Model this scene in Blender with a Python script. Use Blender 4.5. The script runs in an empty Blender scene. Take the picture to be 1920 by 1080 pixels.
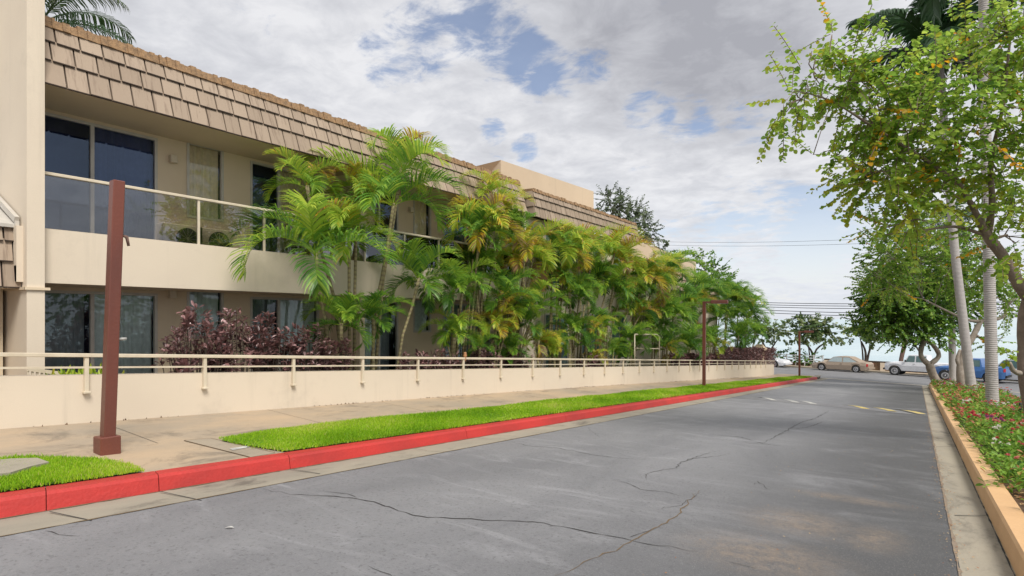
import bpy, math, random
import numpy as np
from mathutils import Vector, Matrix
R = math.radians
# ------------------------------------------------------------ camera, sky, sun
sc = bpy.context.scene
FPX, ALPHA, HZ, EYE = 1100.0, math.atan(760/1100.0), 598.0, 1.5
CA, SA = math.cos(ALPHA), math.sin(ALPHA)
cam_d = bpy.data.cameras.new('camera'); cam = bpy.data.objects.new('camera', cam_d)
sc.collection.objects.link(cam)
cam.location = (0, 0, EYE); cam.rotation_euler = (R(90), 0, ALPHA)
cam_d.sensor_width = 36; cam_d.lens = FPX/1920*36; cam_d.shift_y = (HZ-540)/1920
cam_d.clip_start = 0.05; cam_d.clip_end = 30000
sc.camera = cam
sc.view_settings.view_transform = 'Standard'; sc.view_settings.look = 'None'
sc.view_settings.exposure = 0.54; sc.view_settings.gamma = 1
sc.render.resolution_x, sc.render.resolution_y = 1024, 576

def raydir(px, py):
    r = (px-960)/FPX; u = (HZ-py)/FPX
    return (CA*r-SA, SA*r+CA, u)

SUN_EL, SUN_AZ = R(52), R(118)      # azimuth clockwise from +Y
def build_world():
    w = bpy.data.worlds.new('World'); sc.world = w; w.use_nodes = True
    nt = w.node_tree; N = nt.nodes; L = nt.links; N.clear()
    out = N.new('ShaderNodeOutputWorld'); bg = N.new('ShaderNodeBackground'); bg.inputs[1].default_value = 0.1
    L.new(bg.outputs[0], out.inputs[0])
    sky = N.new('ShaderNodeTexSky'); sky.sky_type = 'NISHITA'; sky.sun_disc = False
    sky.sun_elevation = SUN_EL; sky.sun_rotation = SUN_AZ; sky.dust_density = 0.6; sky.ozone_density = 2.0
    tc = N.new('ShaderNodeTexCoord'); D = tc.outputs['Generated']
    def math_(op, a, b=None, c=None, clamp=False):
        n = N.new('ShaderNodeMath'); n.operation = op; n.use_clamp = clamp
        for i, v in enumerate((a, b, c)):
            if v is None: continue
            if isinstance(v, (int, float)): n.inputs[i].default_value = v
            else: L.new(v, n.inputs[i])
        return n.outputs[0]
    sep = N.new('ShaderNodeSeparateXYZ'); L.new(D, sep.inputs[0])
    z = math_('MAXIMUM', sep.outputs[2], 0.0)
    zz = math_('ADD', z, 0.16)
    cmb = N.new('ShaderNodeCombineXYZ')
    L.new(math_('DIVIDE', sep.outputs[0], zz), cmb.inputs[0]); L.new(math_('DIVIDE', sep.outputs[1], zz), cmb.inputs[1])
    L.new(math_('MULTIPLY', z, 1.5), cmb.inputs[2])
    def noise(scale, detail, rough, off=(0, 0, 0), dist=0.0, stretch=(1, 1, 1)):
        mp = N.new('ShaderNodeMapping'); L.new(cmb.outputs[0], mp.inputs[0])
        mp.inputs['Location'].default_value = off; mp.inputs['Scale'].default_value = stretch
        n = N.new('ShaderNodeTexNoise'); L.new(mp.outputs[0], n.inputs['Vector'])
        n.inputs['Scale'].default_value = scale; n.inputs['Detail'].default_value = detail
        n.inputs['Roughness'].default_value = rough; n.inputs['Distortion'].default_value = dist
        return n.outputs[0]
    def blob(px, py, rad, amp):
        d = Vector(raydir(px, py)).normalized()
        dp = N.new('ShaderNodeVectorMath'); dp.operation = 'DOT_PRODUCT'
        nm = N.new('ShaderNodeVectorMath'); nm.operation = 'NORMALIZE'; L.new(D, nm.inputs[0])
        L.new(nm.outputs[0], dp.inputs[0]); dp.inputs[1].default_value = d
        mr = N.new('ShaderNodeMapRange'); mr.interpolation_type = 'SMOOTHERSTEP'
        L.new(dp.outputs['Value'], mr.inputs[0])
        mr.inputs[1].default_value = math.cos(rad); mr.inputs[2].default_value = math.cos(rad*0.15)
        mr.inputs[3].default_value = 0; mr.inputs[4].default_value = amp
        return mr.outputs[0]
    n1 = noise(3.0, 12, 0.62, (3.1, 1.7, 0), 0.25, (1.0, 0.8, 1))
    n4 = noise(8.0, 12, 0.66, (5.1, 2.7, 0), 0.4, (1.0, 1.3, 1))
    n2 = noise(0.9, 5, 0.5, (7.0, 2.0, 1.0))
    n3 = noise(6.0, 10, 0.62, (1.0, 9.0, 4.0), 0.3)
    gap = None
    for b in [(755, 85, .10, .25), (690, 100, .06, .10), (830, 85, .06, .14), (935, 62, .085, .25), (880, 45, .05, .10), (1005, 120, .06, .34), (1110, 118, .055, .33), (1215, 207, .055, .34), (1290, 224, .055, .32), (1345, 215, .05, .2), (1035, 158, .045, .2), (925, 250, .035, .32), (985, 275, .035, .3), (1440, 225, .06, .28), (1400, 175, .05, .10), (430, 8, .10, .12), (1450, 455, .13, .30), (1300, 450, .08, .22), (1590, 440, .12, .28), (1350, 395, .04, .1), (1750, 400, .10, .14), (1560, 560, .10, .06)]:
        v = blob(*b); gap = v if gap is None else math_('ADD', gap, v)
    cov = math_('SUBTRACT', math_('ADD', math_('MULTIPLY', n1, 1.05), math_('MULTIPLY', n4, 1.05)), gap)
    mr = N.new('ShaderNodeMapRange'); mr.interpolation_type = 'SMOOTHSTEP'; L.new(cov, mr.inputs[0])
    mr.inputs[1].default_value = 0.57; mr.inputs[2].default_value = 0.90; mr.inputs[3].default_value = 0.12; mr.inputs[4].default_value = 0.97
    mask = mr.outputs[0]
    grey = None
    for b in [(1150, 0, .24, .28), (1280, 70, .22, .42), (1400, 90, .18, .34), (1050, -20, .16, .22), (1530, 150, .16, .22), (200, -200, .3, .2), (1350, 330, .12, .08), (1900, 60, .2, .1)]:
        v = blob(*b); grey = v if grey is None else math_('ADD', grey, v)
    g2 = math_('ADD', math_('MULTIPLY', math_('SUBTRACT', n3, 0.47), 1.35), math_('MULTIPLY', math_('SUBTRACT', n2, 0.42), 1.0))
    shade = math_('ADD', grey, g2, clamp=True)
    cr = N.new('ShaderNodeValToRGB'); L.new(shade, cr.inputs[0])
    e = cr.color_ramp.elements
    e[0].position = 0.0; e[0].color = (0.615, 0.615, 0.63, 1)
    e[1].position = 1.0; e[1].color = (0.30, 0.303, 0.33, 1)
    e2 = cr.color_ramp.elements.new(0.3); e2.color = (0.50, 0.505, 0.53, 1)
    sc10 = N.new('ShaderNodeVectorMath'); sc10.operation = 'SCALE'; L.new(cr.outputs[0], sc10.inputs[0]); sc10.inputs['Scale'].default_value = 9.6
    tint = N.new('ShaderNodeVectorMath'); tint.operation = 'MULTIPLY'; L.new(sky.outputs[0], tint.inputs[0]); tint.inputs[1].default_value = (1.28, 1.08, 1.0)
    # pale marine air towards the horizon
    hz = N.new('ShaderNodeMapRange'); hz.interpolation_type = 'SMOOTHSTEP'; L.new(sep.outputs[2], hz.inputs[0])
    hz.inputs[1].default_value = 0.0; hz.inputs[2].default_value = 0.26; hz.inputs[3].default_value = 0.72; hz.inputs[4].default_value = 0.0
    mx = N.new('ShaderNodeMix'); mx.data_type = 'RGBA'; L.new(mask, mx.inputs[0]); L.new(tint.outputs[0], mx.inputs[6]); L.new(sc10.outputs[0], mx.inputs[7])
    mx2 = N.new('ShaderNodeMix'); mx2.data_type = 'RGBA'; L.new(hz.outputs[0], mx2.inputs[0]); L.new(mx.outputs[2], mx2.inputs[6]); mx2.inputs[7].default_value = (5.5, 5.8, 6.3, 1)
    L.new(mx2.outputs[2], bg.inputs[0])
build_world()
sd = bpy.data.lights.new('sun', 'SUN'); sd.energy = 2.6; sd.angle = R(24); sd.color = (1.0, 0.95, 0.87)
so = bpy.data.objects.new('sun', sd); sc.collection.objects.link(so)
sv = Vector((math.sin(SUN_AZ)*math.cos(SUN_EL), math.cos(SUN_AZ)*math.cos(SUN_EL), math.sin(SUN_EL)))
so.rotation_euler = sv.to_track_quat('Z', 'Y').to_euler(); so.location = (20, -10, 30)

# ------------------------------------------------------------ geometry of the place
SK = 0.28                                   # skew of the cross street
def sst(a, b, x):
    t = min(1, max(0, (x-a)/(b-a))); return t*t*(3-2*t)
def G(X, Y):
    v = Y+SK*X
    zr = -0.0606*Y
    zs = -3.0-0.035*(v-48.5)
    w = sst(43, 49, v)
    return zr*(1-w)+zs*w
def onG(px, py, dz=0.0):
    a, b, u = raydir(px, py); lo, hi = 0.5, 300
    f = lambda t: EYE+u*t-(G(a*t, b*t)+dz)
    t = lo
    while t < hi and f(t) > 0: t += 0.25
    t0, t1 = t-0.25, t
    for _ in range(30):
        m = (t0+t1)/2
        if f(m) > 0: t0 = m
        else: t1 = m
    return Vector((a*t0, b*t0, EYE+u*t0))
def atX(px, py, D):                          # plane X=-D
    a, b, u = raydir(px, py); t = -D/a; return Vector((-D, b*t, EYE+u*t))
def atY(px, py, Y):
    a, b, u = raydir(px, py); t = Y/b; return Vector((a*t, Y, EYE+u*t))
def atV(px, py, v):
    a, b, u = raydir(px, py); t = v/(b+SK*a); return Vector((a*t, b*t, EYE+u*t))
def yof(px, D): return atX(px, 500, D).y
def zof(px, py, D): return atX(px, py, D).z

# ------------------------------------------------------------ materials
def _mix(N, L, fac, a, b):
    m = N.new('ShaderNodeMix'); m.data_type = 'RGBA'
    for i, v in ((0, fac), (6, a), (7, b)):
        if isinstance(v, (int, float)): m.inputs[i].default_value = v
        elif isinstance(v, tuple): m.inputs[i].default_value = v if len(v) == 4 else (*v, 1)
        else: L.new(v, m.inputs[i])
    return m.outputs[2]
def base(name):
    m = bpy.data.materials.new(name); m.use_nodes = True
    return m, m.node_tree.nodes, m.node_tree.links, m.node_tree.nodes['Principled BSDF']
def nz(N, L, scale, detail=4, rough=.55, stretch=(1, 1, 1), obj=True, dist=0):
    tc = N.new('ShaderNodeTexCoord'); mp = N.new('ShaderNodeMapping'); mp.inputs['Scale'].default_value = stretch
    L.new(tc.outputs['Object'], mp.inputs[0])
    n = N.new('ShaderNodeTexNoise'); n.inputs['Scale'].default_value = scale; n.inputs['Detail'].default_value = detail
    n.inputs['Roughness'].default_value = rough; n.inputs['Distortion'].default_value = dist; L.new(mp.outputs[0], n.inputs['Vector']); return n.outputs[0]
def rng(N, L, v, a, b, lo=0., hi=1.):
    m = N.new('ShaderNodeMapRange'); m.interpolation_type = 'SMOOTHSTEP'; L.new(v, m.inputs[0])
    for i, x in ((1, a), (2, b), (3, lo), (4, hi)): m.inputs[i].default_value = x
    return m.outputs[0]
def bump(N, L, bs, h, strength=.3, dist=.01):
    b = N.new('ShaderNodeBump'); b.inputs['Strength'].default_value = strength; b.inputs['Distance'].default_value = dist
    L.new(h, b.inputs['Height']); L.new(b.outputs[0], bs.inputs['Normal'])
def paint(name, col, col2=None, scale=1.5, rough=.6, bscale=60, bstr=.15, fine=.5, stretch=(1, 1, 1), metallic=0, streak=0, scuff=None):
    """painted or plastered surface: large soft blotches, fine grain, small bump"""
    m, N, L, bs = base(name)
    col2 = col2 or tuple(c*.8 for c in col)
    f = rng(N, L, nz(N, L, scale, 6, .6, stretch), .35, .7)
    c = _mix(N, L, f, col, col2)
    if streak:
        c = _mix(N, L, rng(N, L, nz(N, L, 3.2, 6, .65, (1, 1, .06)), .55, .78, 0, streak), c, tuple(x*.62 for x in col))
        c = _mix(N, L, rng(N, L, nz(N, L, .9, 8, .7), .56, .72, 0, streak*.8), c, tuple(x*.75 for x in col2))
    if scuff:
        c = _mix(N, L, rng(N, L, nz(N, L, 2.6, 10, .78, (1, .5, 1.6)), .60, .70, 0, .75), c, scuff)
        c = _mix(N, L, rng(N, L, nz(N, L, 7, 8, .8, (1, .4, 1)), .62, .74, 0, .6), c, tuple(x*.45 for x in col))
    g = nz(N, L, bscale, 3)
    c2 = _mix(N, L, rng(N, L, g, .3, .75, 0, fine*.35), c, tuple(x*.55 for x in col))
    L.new(c2, bs.inputs['Base Color']); bs.inputs['Roughness'].default_value = rough; bs.inputs['Metallic'].default_value = metallic
    bump(N, L, bs, g, bstr, .01)
    return m
def leafmat(name, cols, transl=.35, rough=.5, spec=.4):
    """cols: ramp over the per-leaf 'tint' attribute"""
    m, N, L, bs = base(name)
    at = N.new('ShaderNodeAttribute'); at.attribute_name = 'tint'
    cr = N.new('ShaderNodeValToRGB'); L.new(at.outputs['Fac'], cr.inputs[0])
    el = cr.color_ramp.elements
    el[0].position = cols[0][0]; el[0].color = (*cols[0][1], 1); el[1].position = cols[-1][0]; el[1].color = (*cols[-1][1], 1)
    for p, c in cols[1:-1]:
        q = el.new(p); q.color = (*c, 1)
    L.new(cr.outputs[0], bs.inputs['Base Color']); bs.inputs['Roughness'].default_value = rough
    bs.inputs['Specular IOR Level'].default_value = spec
    tr = N.new('ShaderNodeBsdfTranslucent'); g = N.new('ShaderNodeGamma'); g.inputs[1].default_value = .85
    L.new(cr.outputs[0], g.inputs[0]); L.new(g.outputs[0], tr.inputs[0])
    mx = N.new('ShaderNodeMixShader'); mx.inputs[0].default_value = transl
    L.new(bs.outputs[0], mx.inputs[1]); L.new(tr.outputs[0], mx.inputs[2]); L.new(mx.outputs[0], N['Material Output'].inputs[0])
    return m
def plain(name, col, rough=.5, metallic=0, emis=None):
    m, N, L, bs = base(name)
    f = nz(N, L, 12, 4); c = _mix(N, L, rng(N, L, f, .3, .7), col, tuple(x*.85 for x in col))
    L.new(c, bs.inputs['Base Color'])
    bs.inputs['Roughness'].default_value = rough; bs.inputs['Metallic'].default_value = metallic
    return m
M = {}
M['stucco'] = paint('stucco', (.69, .60, .48), (.65, .56, .45), .5, .8, 90, .15, .3, (1, .6, 1), streak=.42)
M['stucco_wall'] = paint('stucco_wall', (.68, .565, .41), (.63, .515, .37), .5, .8, 90, .12, .2, streak=.25)
M['soffit'] = paint('soffit', (.62, .52, .39), (.56, .46, .34), .4, .85, 70, .1, .2)
M['penthouse'] = paint('penthouse', (.62, .49, .35), (.57, .45, .32), .3, .8, 60, .1, .15, streak=.3)
M['white_metal'] = paint('white_metal', (.66, .58, .45), (.58, .50, .38), 4, .45, 80, .05, .25)
M['frame_metal'] = paint('frame_metal', (.52, .49, .44), (.45, .42, .38), 4, .4, 80, .03, .2)
M['brown_paint'] = paint('brown_paint', (.175, .052, .034), (.13, .044, .032), 1.6, .4, 40, .25, .35, (1, 1, .4))
M['asphalt'] = None
def mk_asphalt(name, c1, c2, dark_lane_silt=True):
    m, N, L, bs = base(name)
    f = rng(N, L, nz(N, L, .5, 8, .65, (1.4, .5, 1), dist=.6), .33, .68)
    c = _mix(N, L, f, c1, c2)
    s = rng(N, L, nz(N, L, 1.3, 8, .68, (.55, 1.8, 1), dist=.9), .50, .70, 0, .6)
    c = _mix(N, L, s, c, tuple(x*1.4 for x in c1))
    if dark_lane_silt:
        tc = N.new('ShaderNodeTexCoord'); sp = N.new('ShaderNodeSeparateXYZ'); L.new(tc.outputs['Object'], sp.inputs[0])
        # darker lane beside the right-hand gutter
        e = rng(N, L, sp.outputs[0], -3.0, -.2, 0, 1)
        nn = rng(N, L, nz(N, L, 1.1, 7, .65, (.7, 1.2, 1), dist=.6), .22, .55, .25, 1)
        mu = N.new('ShaderNodeMath'); mu.operation = 'MULTIPLY'; L.new(e, mu.inputs[0]); L.new(nn, mu.inputs[1])
        m3 = N.new('ShaderNodeMath'); m3.operation = 'MULTIPLY'; L.new(mu.outputs[0], m3.inputs[0]); m3.inputs[1].default_value = .95
        c = _mix(N, L, m3.outputs[0], c, tuple(x*.32 for x in c1))
        # brown silt washed over the corner near the camera
        def blob(cx, cy, r, sx, sy):
            mp = N.new('ShaderNodeMapping'); L.new(tc.outputs['Object'], mp.inputs[0])
            mp.inputs['Location'].default_value = (-cx*sx, -cy*sy, 0); mp.inputs['Scale'].default_value = (sx, sy, 0)
            ln = N.new('ShaderNodeVectorMath'); ln.operation = 'LENGTH'; L.new(mp.outputs[0], ln.inputs[0])
            return rng(N, L, ln.outputs['Value'], 0, r, 1, 0)
        sm = None
        P1_, P2_, P3_, P4_ = onG(1430, 1040), onG(1590, 935), onG(1500, 980), onG(1640, 1010)
        for b in [(P1_.x, P1_.y, .85, 1, 1.2), (P2_.x, P2_.y, .62, .8, 2.2), (P3_.x, P3_.y, .7, 1, 1), (P4_.x, P4_.y, .5, 1.4, .8), (.2, 4.2, .35, 2.2, .35)]:
            v = blob(*b)
            if sm is None: sm = v
            else:
                a = N.new('ShaderNodeMath'); a.operation = 'MAXIMUM'; L.new(sm, a.inputs[0]); L.new(v, a.inputs[1]); sm = a.outputs[0]
        n4 = rng(N, L, nz(N, L, 5, 12, .9, (1, 1, 1), dist=1.5), .38, .62)
        m4 = N.new('ShaderNodeMath'); m4.operation = 'MULTIPLY'; L.new(sm, m4.inputs[0]); L.new(n4, m4.inputs[1])
        m5 = N.new('ShaderNodeMath'); m5.operation = 'MULTIPLY'; L.new(m4.outputs[0], m5.inputs[0]); m5.inputs[1].default_value = .8
        c = _mix(N, L, m5.outputs[0], c, (.27, .205, .15))
    g = nz(N, L, 85, 3, .75)
    g2 = nz(N, L, 30, 4, .7)
    c = _mix(N, L, rng(N, L, g, .52, .68, 0, .34), c, (.34, .33, .32))
    c = _mix(N, L, rng(N, L, g2, .48, .3, 0, .7), c, tuple(x*.4 for x in c1))
    L.new(c, bs.inputs['Base Color']); bs.inputs['Roughness'].default_value = .62; bs.inputs['Specular IOR Level'].default_value = .45
    bump(N, L, bs, g, .5, .006)
    return m
M['asphalt'] = mk_asphalt('asphalt', (.215, .215, .226), (.160, .161, .172))
M['asphalt_hump'] = mk_asphalt('asphalt_hump', (.20, .20, .205), (.15, .15, .16), False)
M['asphalt_street'] = mk_asphalt('asphalt_street', (.19, .19, .20), (.16, .16, .165), False)
def mk_concrete(name, a, b, dirt):
    m, N, L, bs = base(name)
    c = _mix(N, L, rng(N, L, nz(N, L, .8, 8, .65, (1, .5, 1)), .3, .7), a, b)
    c = _mix(N, L, rng(N, L, nz(N, L, 1.6, 10, .74, (1, .6, 1), dist=.5), .50, .70, 0, .85), c, dirt)
    g = nz(N, L, 70, 3, .7)
    c = _mix(N, L, rng(N, L, g, .55, .75, 0, .35), c, tuple(x*.4 for x in a))
    L.new(c, bs.inputs['Base Color']); bs.inputs['Roughness'].default_value = .85; bump(N, L, bs, g, .3, .006)
    return m
M['concrete'] = mk_concrete('concrete', (.36, .30, .225), (.30, .25, .19), (.17, .145, .115))
M['walk'] = mk_concrete('walk', (.46, .34, .225), (.31, .26, .20), (.17, .14, .105))
M['gutter'] = mk_concrete('gutter', (.35, .31, .24), (.26, .235, .19), (.12, .105, .085))
M['pale_concrete'] = mk_concrete('pale_concrete', (.46, .43, .37), (.38, .35, .30), (.22, .20, .17))
M['red_paint'] = paint('red_paint', (.52, .034, .028), (.38, .03, .026), 2, .6, 35, .45, .6, (1, .5, 1), scuff=(.40, .11, .09))
M['tan_paint'] = paint('tan_paint', (.70, .44, .225), (.62, .38, .19), 1.5, .65, 40, .25, .45, scuff=(.60, .46, .32))
M['crack'] = plain('crack', (.035, .033, .03), .95)
M['crack_silt'] = plain('crack_silt', (.16, .11, .06), .95)
M['silt'] = plain('silt', (.25, .195, .145), .95)
M['white_line'] = paint('white_line', (.55, .54, .50), (.33, .33, .32), 6, .7, 60, .2, .8)
M['yellow_line'] = paint('yellow_line', (.66, .50, .14), (.38, .33, .16), 6, .7, 60, .2, .8)
M['soil'] = paint('soil', (.13, .075, .04), (.09, .055, .035), 3, .95, 30, .8, .8)
M['terrain'] = paint('terrain', (.15, .16, .06), (.2, .15, .08), 1, .95, 20, .5, .5)
M['grass'] = leafmat('grass_blades', [(0, (.10, .24, .008)), (.5, (.27, .50, .015)), (.9, (.50, .66, .04)), (1, (.62, .55, .20))], .4, .5, .25)
M['turf'] = paint('turf', (.07, .16, .012), (.10, .20, .015), 6, .9, 60, .8, .9)
def mk_shingle():
    m, N, L, bs = base('shingle')
    at = N.new('ShaderNodeAttribute'); at.attribute_name = 'tint'
    c = _mix(N, L, at.outputs['Fac'], (.385, .30, .225), (.30, .23, .17))
    st = nz(N, L, 13, 4, .65, (.3, 1.3, .05))
    c = _mix(N, L, rng(N, L, st, .52, .64, 0, .65), c, (.20, .145, .105))
    c = _mix(N, L, rng(N, L, nz(N, L, 1.0, 4), .5, .8, 0, .2), c, (.24, .17, .12))
    L.new(c, bs.inputs['Base Color']); bs.inputs['Roughness'].default_value = .8; bump(N, L, bs, st, .5, .02); return m
M['shingle'] = mk_shingle()
M['shingle_gap_shade'] = plain('shingle_gap_shade', (.045, .03, .022), .9)  # dark joints, also the painted shadow line under shingle rows
M['moss'] = paint('moss', (.34, .21, .11), (.17, .11, .065), 14, .95, 40, 1.0, 1.2)
M['curtain'] = plain('curtain', (.88, .74, .50), .9)
M['curtain_grey'] = plain('curtain_grey', (.62, .69, .66), .9)
M['curtain_slate'] = plain('curtain_slate', (.24, .28, .30), .9)
M['curtain_dark'] = plain('curtain_dark', (.06, .075, .15), .9)
M['room'] = plain('room', (.025, .035, .10), .9)  # navy-black paints the unlit room and the blue seen in the panes
def mk_glass(name, refl, trn, rough=.01, tint=(.55, .72, 1)):
    m, N, L, bs = base(name); N.remove(bs)
    tr = N.new('ShaderNodeBsdfTransparent'); tr.inputs[0].default_value = (*trn, 1)
    gl = N.new('ShaderNodeBsdfGlossy'); gl.inputs['Roughness'].default_value = rough; gl.inputs[0].default_value = (*tint, 1)
    n = nz(N, L, 1.2, 2); b = N.new('ShaderNodeBump'); b.inputs['Strength'].default_value = .05; b.inputs['Distance'].default_value = .01
    L.new(n, b.inputs['Height']); L.new(b.outputs[0], gl.inputs['Normal'])
    fr = N.new('ShaderNodeFresnel'); fr.inputs[0].default_value = 1.5
    a = N.new('ShaderNodeMath'); a.operation = 'ADD'; L.new(fr.outputs[0], a.inputs[0]); a.inputs[1].default_value = refl; a.use_clamp = True
    mx = N.new('ShaderNodeMixShader'); L.new(a.outputs[0], mx.inputs[0]); L.new(tr.outputs[0], mx.inputs[1]); L.new(gl.outputs[0], mx.inputs[2])
    L.new(mx.outputs[0], N['Material Output'].inputs[0]); return m
M['glass'] = mk_glass('window_glass', .04, (.78, .84, .97))
M['glass_plain'] = mk_glass('window_glass_plain', .03, (.93, .95, .95), tint=(.8, .88, .92))
M['rail_glass'] = mk_glass('rail_glass', .06, (.80, .78, .74), tint=(.85, .9, 1))
M['car_glass'] = plain('car_glass', (.10, .17, .17), .1)
M['pale_glass'] = plain('pale_glass', (.40, .48, .50), .15)
M['car_white'] = plain('car_white', (.72, .73, .76), .25)
M['car_beige'] = plain('car_beige', (.36, .285, .22), .5)
M['car_blue'] = plain('car_blue', (.06, .16, .40), .3)
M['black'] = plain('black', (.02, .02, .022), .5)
M['tyre'] = plain('tyre', (.03, .03, .03), .8)
M['rim'] = plain('rim', (.5, .5, .52), .35, .6)
M['red_lens'] = plain('red_lens', (.5, .03, .03), .3)
M['clear_lens'] = plain('clear_lens', (.75, .76, .75), .2)
M['bark_grey'] = paint('bark_grey', (.36, .31, .26), (.24, .195, .155), 5, .9, 25, .9, .7)
M['bark_red'] = paint('bark_red', (.20, .125, .10), (.13, .08, .06), 5, .9, 25, .8, .6)
M['bark_mid'] = paint('bark_mid', (.27, .205, .17), (.18, .13, .105), 5, .9, 25, .9, .6)
M['bark_dark'] = paint('bark_dark', (.09, .065, .05), (.06, .045, .035), 5, .9, 25, .7, .6)
def mk_ring(name, a, b, sc_, str_=.7):
    m, N, L, bs = base(name)
    tc = N.new('ShaderNodeTexCoord'); wv = N.new('ShaderNodeTexWave'); wv.bands_direction = 'Z'; wv.inputs['Scale'].default_value = sc_
    wv.inputs['Distortion'].default_value = 2.5; wv.inputs['Detail'].default_value = 3; wv.inputs['Detail Scale'].default_value = 2.0
    L.new(tc.outputs['Object'], wv.inputs[0])
    c = _mix(N, L, rng(N, L, wv.outputs[1], .15, .6), b, a)
    c = _mix(N, L, rng(N, L, nz(N, L, 3, 6, .6, (1, 1, .5)), .5, .75, 0, .6), c, tuple(x*.7 for x in b))
    L.new(c, bs.inputs['Base Color']); bs.inputs['Roughness'].default_value = .85; bump(N, L, bs, wv.outputs[1], str_, .02); return m
M['palm_trunk'] = mk_ring('palm_trunk', (.45, .42, .40), (.35, .325, .31), 5.5, .4)
M['cane'] = mk_ring('cane', (.27, .235, .12), (.19, .15, .085), 3.0, .3)
M['areca'] = leafmat('areca_leaf', [(0, (.04, .115, .03)), (.32, (.12, .29, .035)), (.6, (.34, .52, .045)), (.82, (.60, .65, .08)), (.93, (.66, .42, .02)), (.97, (.55, .28, .05)), (1, (.36, .22, .11))], .5, .38, .5)
M['coco'] = leafmat('coconut_leaf', [(0, (.014, .045, .018)), (.6, (.035, .09, .025)), (1, (.16, .16, .05))], .25, .35, .6)
M['leaf_light'] = leafmat('leaf_light', [(0, (.08, .18, .022)), (.4, (.19, .345, .035)), (.8, (.40, .54, .07)), (.93, (.42, .42, .03)), (.96, (.66, .33, .01)), (1, (.66, .27, .01))], .64, .5, .35)
M['leaf_mid'] = leafmat('leaf_mid', [(0, (.035, .10, .018)), (.5, (.11, .24, .03)), (.9, (.28, .44, .05)), (1, (.3, .22, .03))], .4, .5, .35)
M['leaf_grape'] = leafmat('leaf_grape', [(0, (.04, .09, .025)), (.5, (.13, .20, .06)), (1, (.38, .42, .22))], .35, .5, .35)
M['leaf_iron'] = leafmat('leaf_ironwood', [(0, (.05, .085, .05)), (1, (.17, .22, .12))], .3, .7, .2)
M['ti'] = leafmat('cordyline_leaf', [(0, (.075, .04, .04)), (.45, (.17, .085, .085)), (.75, (.33, .165, .16)), (1, (.55, .38, .38))], .25, .35, .6)
M['petal'] = leafmat('petals', [(0, (.55, .05, .06)), (.3, (.65, .16, .17)), (.5, (.70, .25, .20)), (.65, (.45, .08, .30)), (.8, (.78, .74, .68)), (1, (.82, .8, .72))], .3, .6, .2)
M['lava'] = paint('lava', (.32, .21, .12), (.15, .09, .06), 2.2, .9, 12, .8, .6)
M['copper'] = plain('copper', (.45, .22, .10), .6)
def mk_sea():
    m, N, L, bs = base('sea_water')
    bs.inputs['Base Color'].default_value = (.18, .30, .33, 1); bs.inputs['Roughness'].default_value = .28
    n = nz(N, L, .35, 5, .6, (1, 1, 1)); bump(N, L, bs, n, .25, .3)
    c = _mix(N, L, rng(N, L, nz(N, L, .02, 5, .6), .4, .7), (.40, .52, .56), (.50, .60, .62)); L.new(c, bs.inputs['Base Color'])  # pale base colour stands in for haze over the far water
    return m
M['sea'] = mk_sea()

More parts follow.
